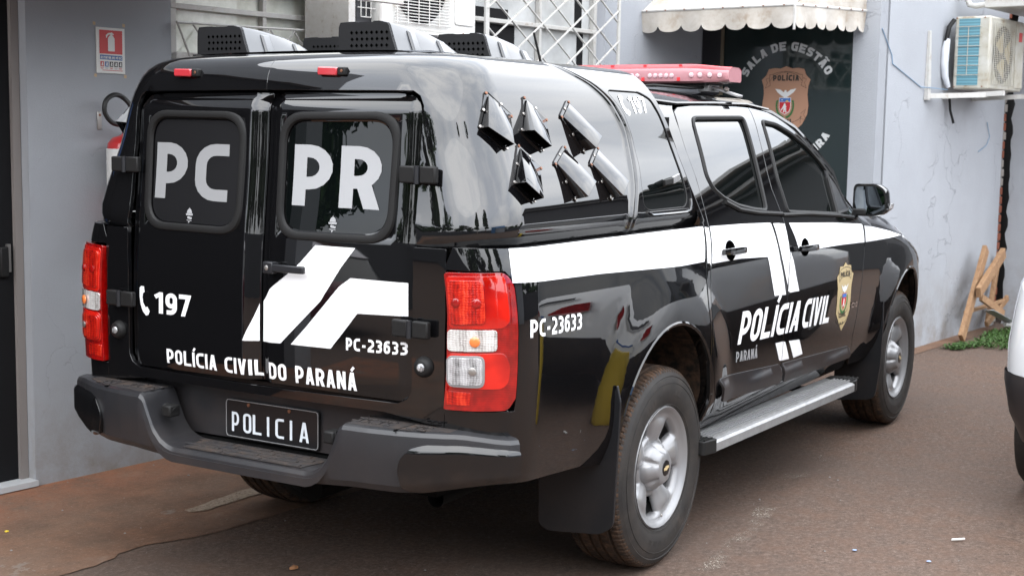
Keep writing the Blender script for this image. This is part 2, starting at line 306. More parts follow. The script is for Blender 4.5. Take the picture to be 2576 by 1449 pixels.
# lower body and cab: half width and height against q
Bq=[.40,.50,.60,.75,.90,1.02,1.12,1.20,1.26,1.40,1.55,1.66,1.724,1.793,1.915,2.10,2.415]
BW=pch(Bq,[.845,.893,.915,.930,.937,.936,.928,.912,.892,.838,.775,.72,.68,.62,.5,.315,0])
BZ=pch(Bq,[.40,.50,.60,.75,.90,1.02,1.12,1.20,1.26,1.40,1.55,1.66,1.71,1.745,1.765,1.782,1.79])
def bumps(X,Z):
    o=0
    for cx,cz,a,b,am in ((-.02,.52,.40,.40,.030),(3.06,.50,.40,.38,.034)):
        r=np.sqrt(((X-cx)/a)**2+(np.maximum(Z-cz,0)/b)**2)
        o=o+am*(1-sst(1.02,1.62,r))*sst(.40,.62,Z)
    return o
def SB(s,q,off=0.,sg=-1.):
    s=np.asarray(s,float);q=np.asarray(q,float)
    s,q=np.broadcast_arrays(s,q)
    W=BW(q);Z=BZ(q)
    R=np.full_like(s,.20)
    Xr=np.full_like(s,-1.145)-.06*np.clip(.55-Z,0,1)
    W=W+bumps(s,Z)
    # bed side pillow
    # front shoulders
    zt=np.interp(s,[2.15,2.5,2.9,3.2,3.6],[1.30,1.20,1.14,1.09,1.03])
    W=W-np.where(s>2.0,.10*np.clip((Z-(zt-.14))/.14,0,1.2)**2,0)*sst(2.0,2.4,s)
    W=W-.11*np.clip((s-2.75),0,.8)**2
    X=s.copy(); Y=W.copy()
    sc=-.95; a=np.clip((sc-s)/R,0,np.pi/2); e=np.clip((sc-s)-R*np.pi/2,0,9)
    m=s<sc
    Xc=Xr+R
    X=np.where(m,Xc-R*np.sin(a)-.03*(1-np.clip(W-R-e,0,2)**2/.5329)*(e>0),X+ (Xc-sc)*np.clip((-.3-s)/.65,0,1)**2)
    Y=np.where(m,(W-R)+R*np.cos(a)-e,Y)
    # front wrap
    Rf=.40; sf=3.35
    W0=W
    a=np.clip((s-sf)/Rf,0,np.pi/2); e=np.clip((s-sf)-Rf*np.pi/2,0,9); m=s>sf
    X=np.where(m,sf+Rf*np.sin(a)+.06*(1-np.clip(W0-Rf-e,0,2)**2/.3)*(e>0),X)
    Y=np.where(m,(W0-Rf)+Rf*np.cos(a)-e,Y)
    P=np.stack([X,sg*Y,Z],-1)
    if np.any(off!=0): P=P+nrm(SB,s,q,sg)*np.asarray(off)[...,None] if np.ndim(off) else P+nrm(SB,s,q,sg)*off
    return P
def nrm(f,s,q,sg=-1.):
    h=2e-3
    du=f(s+h,q,0.,sg)-f(s-h,q,0.,sg); dv=f(s,q+h,0.,sg)-f(s,q-h,0.,sg)
    n=np.cross(du,dv)*(-sg)
    return n/np.maximum(np.linalg.norm(n,axis=-1,keepdims=True),1e-12)
# canopy
Cq=[1.235,1.255,1.30,1.34,1.425,1.534,1.66,1.72,1.785,1.847,1.929,1.989]
CW=pch(Cq,[.835,.853,.862,.855,.828,.785,.748,.725,.69,.64,.56,.50])
CZ=pch(Cq,[1.235,1.252,1.30,1.34,1.425,1.534,1.66,1.72,1.775,1.812,1.829,1.834])
CX=pch(Cq,[-1.135,-1.145,-1.143,-1.136,-1.125,-1.116,-1.108,-1.10,-1.085,-1.045,-.98,-.92])
RID=pch([1.235,1.326,1.427,1.573,1.677,1.756,1.797,1.85,1.99],[-.24,-.205,-.145,-.10,-.15,-.25,-.33,-.40,-.45])
def SC(s,q,off=0.,sg=-1.):
    s=np.asarray(s,float);q=np.asarray(q,float)
    s,q=np.broadcast_arrays(s,q)
    W=CW(q);Z=CZ(q);Xr=CX(q);R=.20
    d=s-RID(q)
    W=W+.008*np.exp(-(d/.017)**2)-.010*sst(.008,.028,d)+.008*sst(.030,.052,d)
    sc=-.95
    a=np.clip((sc-s)/R,0,np.pi/2); e=np.clip((sc-s)-R*np.pi/2,0,9); m=s<sc
    Xc=Xr+R
    X=np.where(m,Xc-R*np.sin(a)-.02*(1-np.clip(W-R-e,0,2)**2/.42)*(e>0),s+(Xc-sc)*np.clip((-.5-s)/.45,0,1)**2)
    Y=np.where(m,(W-R)+R*np.cos(a)-e,W)
    P=np.stack([X,sg*Y,Z],-1)
    if np.any(off!=0): P=P+nrm(SC,s,q,sg)*off
    return P
# rear door plane: y,z
RX=pch([.70,.765,.825,1.04,1.232,1.488,1.70,1.78],[-1.145,-1.152,-1.158,-1.156,-1.145,-1.121,-1.108,-1.10])
def SR(y,z,off=0.,sg=1.):
    y=np.asarray(y,float);z=np.asarray(z,float);y,z=np.broadcast_arrays(y,z)
    X=RX(z)+.02*(y/.6)**2-off
    return np.stack([X,y,z],-1)
# ------------------------------------------------------------------ object helpers
def obj(name,V,F,mat,parent=None,nrmls=None,smooth=False,label=None,loc=None):
    me=bpy.data.meshes.new(name)
    V=np.asarray(V,float).reshape(-1,3)
    off=np.zeros(3)
    if parent is not None: off=ROOTLOC.get(parent.name,np.zeros(3))
    if loc is not None:
        V=V-np.asarray(loc,float)
    elif parent is not None: V=V-off
    me.from_pydata([tuple(v) for v in V],[],[tuple(int(i) for i in f) for f in F])
    if isinstance(mat,(list,tuple)):
        for x in mat: me.materials.append(MT[x])
    else: me.materials.append(MT[mat])
    if nrmls is not None:
        for p in me.polygons: p.use_smooth=True
        n=np.asarray(nrmls); n=n/np.maximum(np.linalg.norm(n,axis=1,keepdims=True),1e-9)
        me.normals_split_custom_set_from_vertices([tuple(x) for x in n])
    elif smooth:
        for p in me.polygons: p.use_smooth=True
    me.update()
    o=bpy.data.objects.new(name,me); COL.objects.link(o)
    if parent is not None:
        o.parent=parent; ROOTLOC[o.name]=off
        if loc is not None: o.location=Vector(np.asarray(loc,float)-off); ROOTLOC[o.name]=np.asarray(loc,float)
    elif loc is not None: o.location=Vector(loc); ROOTLOC[o.name]=np.asarray(loc,float)
    if label: o['label']=label
    return o
ROOTLOC={}
def tag(o,label,cat,group=None):
    o['label']=label; o['category']=cat
    if group: o['group']=group
    return o
def thing(name,label,cat,loc=(0,0,0),group=None):
    o=bpy.data.objects.new(name,None); COL.objects.link(o); o.location=loc; o.empty_display_size=.1
    ROOTLOC[o.name]=np.array(loc,float)
    return tag(o,label,cat,group)
def bevel(o,w=.003,seg=2,ang=40):
    b=o.modifiers.new('bevel','BEVEL'); b.width=w; b.segments=seg; b.limit_method='ANGLE'; b.angle_limit=math.radians(ang); b.harden_normals=False
    for p in o.data.polygons: p.use_smooth=True
    try:
        o.data.set_sharp_from_angle(angle=math.radians(ang))
    except Exception: pass
    return o
class MB:
    def __init__(s): s.V=[]; s.F=[]
    def add(s,V,F):
        b=len(s.V); s.V+= [tuple(v) for v in V]; s.F+=[tuple(i+b for i in f) for f in F]; return s
    def box(s,c,d,R=None):
        c=np.array(c,float); d=np.array(d,float)/2
        P=np.array([[x,y,z] for x in(-1,1) for y in(-1,1) for z in(-1,1)])*d
        if R is not None: P=P@np.array(R).T
        return s.add(P+c,[(0,1,3,2),(4,6,7,5),(0,4,5,1),(2,3,7,6),(0,2,6,4),(1,5,7,3)])
    def bar(s,a,b,w,h=None,up=(0,0,1)):
        a=np.array(a,float);b=np.array(b,float);h=h or w
        d=b-a;L_=np.linalg.norm(d);d/=L_;up=np.array(up,float)
        if abs(d@up)>.98: up=np.array([1.,0,0]) if abs(d[0])<.9 else np.array([0,1.,0])
        x=np.cross(d,up);x/=np.linalg.norm(x);y=np.cross(x,d)
        return s.box((a+b)/2,(L_,w,h),np.stack([d,x,y],1))
    def tube(s,pts,r,n=8,cap=True,closed=False):
        P=np.array(pts,float); m=len(P); r=np.broadcast_to(r,(m,))
        T=np.roll(P,-1,0)-np.roll(P,1,0)
        if not closed: T[0]=P[1]-P[0];T[-1]=P[-1]-P[-2]
        T/=np.maximum(np.linalg.norm(T,axis=1,keepdims=True),1e-9)
        ref=np.array([0,0,1.]) if abs(T[0][2])<.9 else np.array([1.,0,0])
        V=[];x=np.cross(T[0],ref);x/=np.linalg.norm(x)
        for i in range(m):
            x=x-T[i]*(x@T[i]);x/=np.linalg.norm(x);y=np.cross(T[i],x)
            for k in range(n):
                a=2*math.pi*k/n; V.append(P[i]+r[i]*(x*math.cos(a)+y*math.sin(a)))
        F=[]
        for i in range(m if closed else m-1):
            j=(i+1)%m
            for k in range(n):
                l=(k+1)%n; F.append((i*n+k,i*n+l,j*n+l,j*n+k))
        if cap and not closed: F+= [tuple(range(n))[::-1],tuple((m-1)*n+k for k in range(n))]
        return s.add(V,F)
    def lathe(s,prof,c,axis,n=32,closed=False,amp=None):
        """prof: (radius, along) pairs revolved about axis through c"""
        c=np.array(c,float);ax=np.array(axis,float);ax/=np.linalg.norm(ax)
        ref=np.array([0,0,1.]) if abs(ax[2])<.9 else np.array([1.,0,0])
        x=np.cross(ref,ax);x/=np.linalg.norm(x);y=np.cross(ax,x)
        V=[]
        for k in range(n):
            a=2*math.pi*k/n; e=x*math.cos(a)+y*math.sin(a)
            for r,h in prof: V.append(c+e*r+ax*h)
        m=len(prof);F=[]
        for k in range(n):
            l=(k+1)%n
            for i in range(m-1): F.append((k*m+i,l*m+i,l*m+i+1,k*m+i+1))
            if closed: F.append((k*m+m-1,l*m+m-1,l*m,k*m))
        return s.add(V,F)
    def disc(s,c,axis,r,h,n=16):
        return s.lathe([(0.0001,0),(r,0),(r*.999,h*.7),(r*.85,h),(.0001,h)],c,axis,n)
    def prism(s,poly,f0,f1):
        """poly 2D list, f0/f1: functions mapping 2D->3D for the two caps"""
        n=len(poly);A=[f0(*p) for p in poly];B_=[f1(*p) for p in poly]
        return s.add(A+B_,[tuple(range(n))[::-1],tuple(range(n,2*n))]+[(i,(i+1)%n,n+(i+1)%n,n+i) for i in range(n)])
    def build(s,name,mat,parent=None,smooth=False,label=None,bev=None,loc=None):
        o=obj(name,s.V,s.F,mat,parent,smooth=smooth,label=label,loc=loc)
        bm=bmesh.new(); bm.from_mesh(o.data); bmesh.ops.recalc_face_normals(bm,faces=bm.faces); bm.to_mesh(o.data); bm.free()
        if smooth:
            try: o.data.set_sharp_from_angle(angle=math.radians(40))
            except Exception: pass
        if bev: bevel(o,bev)
        return o
def copyo(o,parent,loc,rot=None):
    c=o.copy(); COL.objects.link(c); c.parent=parent
    base=ROOTLOC.get(parent.name,np.zeros(3)) if parent else np.zeros(3)
    c.location=Vector(np.array(loc)-base)
    if rot is not None: c.rotation_euler=rot
    return c
# ------------------------------------------------------------------ flat polygons laid on curved surfaces
def densify(loop,step):
    out=[]
    for i in range(len(loop)):
        a=np.array(loop[i],float);b=np.array(loop[(i+1)%len(loop)],float)
        n=max(1,int(math.ceil(np.linalg.norm(b-a)/step)))
        for k in range(n): out.append(a+(b-a)*k/n)
    return np.array(out)
def inside(P,loop):
    x,y=P[:,0],P[:,1]; c=np.zeros(len(P),bool); L_=np.asarray(loop); n=len(L_)
    x0,y0=L_[:,0],L_[:,1]; x1,y1=np.roll(x0,-1),np.roll(y0,-1)
    for a,b,cx,d in zip(x0,y0,x1,y1):
        if b==d: continue
        m=((b>y)!=(d>y))&(x<(cx-a)*(y-b)/(d-b)+a); c^=m
    return c
def rrect(x0,y0,x1,y1,r,n=6):
    P=[]
    for cx,cy,a0 in ((x1-r,y1-r,0),(x0+r,y1-r,90),(x0+r,y0+r,180),(x1-r,y0+r,270)):
        for k in range(n+1):
            a=math.radians(a0+90*k/n); P.append((cx+r*math.cos(a),cy+r*math.sin(a)))
    return P
def rounded(poly,rs,n=5):
    """round the corners of a polygon; rs one radius or a list"""
    P=[np.array(p,float) for p in poly]; m=len(P); out=[]
    for i in range(m):
        r=rs[i] if isinstance(rs,(list,tuple)) else rs
        a,b,c=P[i-1],P[i],P[(i+1)%m]; u=(a-b);v=(c-b);lu=np.linalg.norm(u);lv=np.linalg.norm(v);u/=lu;v/=lv
        if r<=0: out.append(tuple(b)); continue
        r=min(r,.45*lu,.45*lv)
        for k in range(n+1):
            t=k/n; out.append(tuple((b+u*r)*(1-t)**2+2*b*t*(1-t)+(b+v*r)*t*t))
    return out
NEX=15
def tri2d(loops,step,union=False,grid=True,gx=None,extra=None):
    pts=[];edges=[]
    for lp in loops:
        d=densify(lp,step) if step else np.array(lp,float)
        b=len(pts); pts+=[tuple(p) for p in d]; n=len(d)
        edges+=[(b+i,b+(i+1)%n) for i in range(n)]
    A=np.array(pts)
    def ins(P):
        c=np.zeros(len(P),bool)
        for lp in loops:
            q=inside(P,lp); c = (c|q) if union else (c^q)
        return c
    if grid and step:
        lo=A.min(0);hi=A.max(0); sx=gx or step
        gx_,gy_=np.meshgrid(np.arange(lo[0]+sx*.5,hi[0],sx),np.arange(lo[1]+step*.5,hi[1],step)); G=np.stack([gx_.ravel(),gy_.ravel()],1)
        if extra is not None:
            E_=np.array(extra); md=np.array([np.min((E_[:,0]-g[0])**2+(E_[:,1]-g[1])**2) for g in G]); G=G[md>(.5*step)**2]
            ea=A[[e[0] for e in edges]]; ok=ins(E_)&(np.array([np.min(((ea-g)**2).sum(1)) for g in E_])>.008**2)
            ids=-np.ones(len(E_),int); ids[ok]=np.arange(ok.sum()); nl=len(E_)//NEX
            xe=[(len(pts)+ids[a],len(pts)+ids[a+1]) for l in range(NEX) for a in range(l*nl,(l+1)*nl-1) if ids[a]>=0 and ids[a+1]>=0]
            E_=E_[ok]; G=np.vstack([E_,G[ins(G)]]); nE=len(E_)
        else: nE=0
        G=G[ins(G)] if len(G) and nE==0 else G
        if len(G):
            a=A[[e[0] for e in edges if e[0]<len(A)]];b=A[[e[1] for e in edges]];ab=b-a;den=np.maximum((ab**2).sum(1),1e-12)
            keep=np.ones(len(G),bool)
            for i0 in range(0,len(G),2000):
                g=G[i0:i0+2000]; t=np.clip(((g[:,None]-a[None])*ab[None]).sum(2)/den,0,1)
                d=np.linalg.norm(g[:,None]-(a[None]+t[...,None]*ab[None]),axis=2).min(1); keep[i0:i0+2000]=d>.38*step
            keep[:nE]=True
            G=G[keep]; pts+=[tuple(p) for p in G]
            if nE: edges=edges+[(int(a),int(b)) for a,b in xe]
    r=delaunay_2d_cdt([Vector(p) for p in pts],edges,[],0,1e-6)
    V=np.array([tuple(v) for v in r[0]]); F=np.array([f for f in r[2] if len(f)==3])
    c=V[F].mean(1); F=F[ins(c)]
    a,b,c=V[F[:,0]],V[F[:,1]],V[F[:,2]]
    ar=(b[:,0]-a[:,0])*(c[:,1]-a[:,1])-(b[:,1]-a[:,1])*(c[:,0]-a[:,0])
    F=F[np.abs(ar)>1e-10]; ar=ar[np.abs(ar)>1e-10]
    F[ar<0]=F[ar<0][:,::-1]
    return V,F
def surf(name,loops,f,mat,parent,step=.03,off=0.,sg=-1.,union=False,edge=.016,nf=None,label=None,grid=True,shape=None,eout=1.,extra=None):
    """a panel: 2D loops laid on surface f(u,v,off,sg); edge = depth of the returned rim"""
    V,F=tri2d(loops,step,union,grid,extra=extra)
    u,v=V[:,0],V[:,1]
    n=nf(u,v,sg) if nf else nrm(f,u,v,sg)
    P=f(u,v,0.,sg)+n*off
    if shape is not None:
        h=1e-3
        def G(u,v): return f(u,v,0.,sg)+(nf(u,v,sg) if nf else nrm(f,u,v,sg))*(off+shape(u,v))[...,None]
        P=G(u,v); du=G(u+h,v)-G(u-h,v);dv=G(u,v+h)-G(u,v-h); n2=np.cross(du,dv); n2/=np.maximum(np.linalg.norm(n2,axis=1,keepdims=True),1e-12)
        n2*=np.sign((n2*n).sum(1,keepdims=True)); n=n2
    V3=[tuple(p) for p in P]; NN=[x for x in n]; FF=[tuple(t) for t in F]
    g=np.cross(P[F[:,1]]-P[F[:,0]],P[F[:,2]]-P[F[:,0]]); flip=((g*n[F[:,0]]).sum(1)<0).sum()>len(F)/2
    if flip: FF=[t[::-1] for t in FF]
    if edge:
        cnt={}
        for t in FF:
            for i in range(3):
                e=(t[i],t[(i+1)%3]); cnt[e]=1
        bd=[e for e in cnt if (e[1],e[0]) not in cnt]
        outv={}
        for a,b in bd:
            d=P[b]-P[a]; o=np.cross(d,n[a]); l=np.linalg.norm(o); o=o/l if l>0 else o
            for q in (a,b): outv[q]=outv.get(q,0)+o
        r1={};r2={}
        for q,o in outv.items():
            o=o/max(np.linalg.norm(o),1e-9)
            r1[q]=len(V3);V3.append(tuple(P[q]-n[q]*.0025+o*.0012*eout));NN.append(o)
            r2[q]=len(V3);V3.append(tuple(P[q]-n[q]*edge+o*.0012*eout));NN.append(o)
        for a,b in bd: FF+=[(b,a,r1[a],r1[b]),(r1[b],r1[a],r2[a],r2[b])]
    return obj(name,V3,FF,mat,parent,nrmls=NN,label=label)
def SRn(u,v,sg=1.):
    h=2e-3; du=SR(u+h,v)-SR(u-h,v);dv=SR(u,v+h)-SR(u,v-h); n=np.cross(dv,du); n=n/np.linalg.norm(n,axis=-1,keepdims=True); return np.where(n[...,:1]>0,-n,n)
# ------------------------------------------------------------------ stroke lettering
def arc(cx,cy,rx,ry,a0,a1,n=5):
    return [(cx+rx*math.cos(math.radians(a0+(a1-a0)*k/n)),cy+ry*math.sin(math.radians(a0+(a1-a0)*k/n))) for k in range(n+1)]
def strip(P,w,closed=False):
    P=[np.array(p,float) for p in P]
    Q=[P[0]]
    for p in P[1:]:
        if np.linalg.norm(p-Q[-1])>1e-5: Q.append(p)
    P=Q; m=len(P)
    if closed and np.linalg.norm(P[0]-P[-1])<1e-5: P=P[:-1]; m-=1
    Lf=[];Rt=[]
    for i in range(m):
        if closed: a,b,c=P[i-1],P[i],P[(i+1)%m]
        else: a,b,c=P[max(i-1,0)],P[i],P[min(i+1,m-1)]
        d1=(b-a);d2=(c-b)
        if np.linalg.norm(d1)<1e-9:d1=d2
        if np.linalg.norm(d2)<1e-9:d2=d1
        d1/=np.linalg.norm(d1);d2/=np.linalg.norm(d2)
        n1=np.array([-d1[1],d1[0]]);n2=np.array([-d2[1],d2[0]]); mm=n1+n2; l=np.linalg.norm(mm)
        mm=mm/l if l>1e-6 else n1; k=min(1/max(mm@n1,.35),2.6)
        Lf.append(b+mm*k*w/2);Rt.append(b-mm*k*w/2)
    out=[]
    for i in range(m if closed else m-1):
        j=(i+1)%m; out.append([tuple(Lf[i]),tuple(Lf[j]),tuple(Rt[j]),tuple(Rt[i])])
    return out
def glyph(ch,w,W=.62,r=.24):
    h=w/2; L_,R_,B_,T_=h,W-h,h,1-h; M_=.5; S=[]; 
    base={'Í':'I','Á':'A','Ã':'A','Ó':'O'}.get(ch,ch)
    cl=lambda P: strip(P,w,True); st=lambda P: strip(P,w)
    def rr(l,b,r_,t,q):
        q=min(q,(r_-l)/2-.002,(t-b)/2-.002)
        return arc(r_-q,t-q,q,q,0,90)+arc(l+q,t-q,q,q,90,180)+arc(l+q,b+q,q,q,180,270)+arc(r_-q,b+q,q,q,270,360)
    if base in 'PR':
        y=.37 if base=='P' else .42; q=(T_-y)/2-.001; qx=min(r,q)
        S=st([(L_,0),(L_,1)])+st([(L_,T_)]+arc(R_-qx,T_-q,qx,q,90,-90,9)+[(L_,y)])
        if base=='R': S+=[[(W*.36,.46),(W*.36+w*1.12,.46),(W,0),(W-w*1.15,0)]]
    elif base=='B': S=st([(L_,0),(L_,1)])+st([(L_,T_)]+arc(R_-.2,T_-.18,.17,.18,90,-90)+[(L_,T_-.36)])+st([(L_,T_-.38)]+arc(R_-.2,B_+.22,.2,.22,90,-90)+[(L_,B_)])
    elif base=='C': S=st([(W,T_)]+arc(L_+r,T_-r,r,r,90,180)+arc(L_+r,B_+r,r,r,180,270)+[(W,B_)])
    elif base=='G': S=st([(W,T_)]+arc(L_+r,T_-r,r,r,90,180)+arc(L_+r,B_+r,r,r,180,270)+[(R_,B_),(R_,.5),(W*.55,.5)])
    elif base in 'O0': S=cl(rr(L_,B_,R_,T_,r))
    elif base=='D': S=cl([(L_,B_),(L_,T_)]+arc(R_-r,T_-r,r,r,90,0)+arc(R_-r,B_+r,r,r,0,-90))
    elif base=='L': S=st([(L_,1),(L_,B_),(W,B_)])
    elif base=='I': S=st([(L_,0),(L_,1)])
    elif base=='A': S=[[(0,0),(w*1.02,0),(W/2+w*.42,1),(W/2-w*.58,1)],[(W,0),(W-w*1.02,0),(W/2-w*.42,1),(W/2+w*.58,1)],[(W*.2,.20),(W*.8,.20),(W*.72,.20+w*.85),(W*.28,.20+w*.85)]]
    elif base=='V': S=[[(0,1),(w*1.02,1),(W/2+w*.42,0),(W/2-w*.58,0)],[(W,1),(W-w*1.02,1),(W/2-w*.42,0),(W/2+w*.58,0)]]
    elif base=='N': S=st([(L_,0),(L_,1)])+st([(R_,0),(R_,1)])+[[(0,1),(w*1.05,1),(W,0),(W-w*1.05,0)]]
    elif base=='E': S=st([(W,T_),(L_,T_),(L_,B_),(W,B_)])+st([(L_,M_),(W*.9,M_)])
    elif base=='F': S=st([(W,T_),(L_,T_),(L_,0)])+st([(L_,M_),(W*.9,M_)])
    elif base=='T': S=st([(0,T_),(W,T_)])+st([(W/2,0),(W/2,1)])
    elif base=='X': S=st([(h,-.05),(W-h,1.05)])+st([(W-h,-.05),(h,1.05)])
    elif base=='S': S=st([(W-h*.3,T_)]+arc(L_+.17,T_-.19,.17,.19,90,270)+arc(R_-.17,B_+.19,.17,.21,90,-90)+[(h*.3,B_)])
    elif base=='H': S=st([(L_,0),(L_,1)])+st([(R_,0),(R_,1)])+st([(L_,M_),(R_,M_)])
    elif base=='1': S=st([(W*.62,0),(W*.62,1)])+st([(W*.1,.76),(W*.62,.95)])
    elif base=='2': S=st([(h*.4,T_)]+arc(R_-r,T_-r,r,r,90,0)+[(R_,.55),(L_,B_+.12),(L_,B_),(W,B_)])
    elif base=='3': S=st([(h*.4,T_)]+arc(R_-.19,T_-.19,.19,.19,90,-60)+[(W*.35,.53)])+st([(W*.35,.51)]+arc(R_-.2,B_+.2,.2,.21,70,-90)+[(h*.4,B_)])
    elif base=='6': S=cl(rr(L_,B_,R_,.6,.2))+st([(L_,.4),(L_,T_-r)]+arc(L_+r,T_-r,r,r,180,90)+[(W*.9,T_)])
    elif base=='9': S=cl(rr(L_,.40,R_,T_,.2))+st([(R_,.6),(R_,B_+r)]+arc(R_-r,B_+r,r,r,0,-90)+[(W*.1,B_)])
    elif base=='7': S=st([(0,T_),(R_,T_),(W*.34,-.05)])
    elif base=='-': W=.4; S=st([(.06,.42),(.36,.42)])
    out=[]
    for q in S:
        out.append([(x,min(max(y,0),1)) for x,y in q])
    if base=='I': W=w
    if base=='-': W=.42
    if ch in 'ÍÁÓ': out+=strip([(W*.42,1.09),(W*.72+ (0 if base!='I' else .08),1.30)],w*.8)
    if ch=='Ã': out+=strip([(W*.15,1.12),(W*.38,1.22),(W*.62,1.13),(W*.88,1.22)],w*.7)
    return out,(W if base!='1' else W*.85)
GRP=[]
def perchar(loops):
    d={}
    for q,g in zip(loops,list(GRP)): d.setdefault(g,[]).append(q)
    return list(d.values())
def text2d(s,w=.2,W=.62,gap=.12,slant=0,r=.24,space=.3):
    x=0;out=[];GRP.clear();gi=0
    for ch in s:
        if ch==' ': x+=space; continue
        g,ww=glyph(ch,w,W,r); GRP.extend([gi]*len(g)); gi+=1; out+=[[(a+x+slant*b,b) for a,b in q] for q in g]; x+=ww+gap
    return out,x-gap
def place_text(s,p0,p1,h0,h1,**k):
    """fit a line of text: baseline from p0 to p1, cap height vectors h0 at start and h1 at end"""
    g,w=text2d(s,**k); p0,p1,h0,h1=[np.array(q,float) for q in (p0,p1,h0,h1)]
    return [[tuple(p0+(p1-p0)*a/w+(h0+(h1-h0)*a/w)*b) for a,b in q] for q in g]
PHONE=[(0.0,.93),(.10,1.0),(.26,1.0),(.30,.80),(.20,.74),(.17,.60),(.22,.40),(.36,.24),(.46,.28),(.60,.12),(.52,-.02),(.38,-.05),(.20,.08),(.06,.32),(0.0,.62)]

def smoothp(P,k=4):
    P=[np.array(p,float) for p in P]; out=[]
    for i in range(len(P)-1):
        a,b,c,d=P[max(i-1,0)],P[i],P[i+1],P[min(i+2,len(P)-1)]
        for j in range(k):
            t=j/k; out.append(.5*((2*b)+(-a+c)*t+(2*a-5*b+4*c-d)*t*t+(-a+3*b-3*c+d)*t**3))
    out.append(P[-1]); return out
# ================================================================== the pickup truck
truck=thing('pickup_truck','black double cab police pickup with white stripes and vented cargo canopy by grey wall','pickup truck')
T=truck
DOORSEAM=[(1.179,1.234),(1.197,1.093),(1.178,.928),(1.169,.80),(1.169,.701),(1.19,.60),(1.215,.50)]
BSU=[(1.284,1.719),(1.22,1.57),(1.172,1.44),(1.155,1.358),(1.168,1.29),(1.179,1.234)]
BEDEND=[(.322,1.243),(.285,1.117),(.268,.94),(.285,.753),(.34,.60),(.37,.50)]
DOORREAR=[(.378,1.235),(.340,1.091),(.312,.933),(.314,.787),(.375,.62),(.432,.54)]
def shift(P,dx,dy=0): return [(a+dx,b+dy) for a,b in P]
ARCH=[(-.02+.405*math.cos(math.radians(a)),.50+.405*math.sin(math.radians(a))) for a in range(0,181,6)]
ARCHR=[(.372,.46)]+[( -.035+.395*math.cos(math.radians(a)),.52+.395*math.sin(math.radians(a))) for a in range(0,181,6)]+[(-.43,.47)]
ARCHF=[(3.42,.42)]+[(3.03+.385*math.cos(math.radians(a)),.50+.385*math.sin(math.radians(a))) for a in range(0,181,6)]+[(2.63,.42)]
LAMP=[(-1.275,.762),(-1.268,1.17),(-1.09,1.172),(-1.068,1.14),(-1.062,1.0),(-1.064,.80),(-1.085,.766)]
def sseam(y,q,W=BW,R=.20): return -.95-R*math.pi/2-(float(W(q))-R-abs(y))
def sd_(y,q): return sseam(y,q,CW)
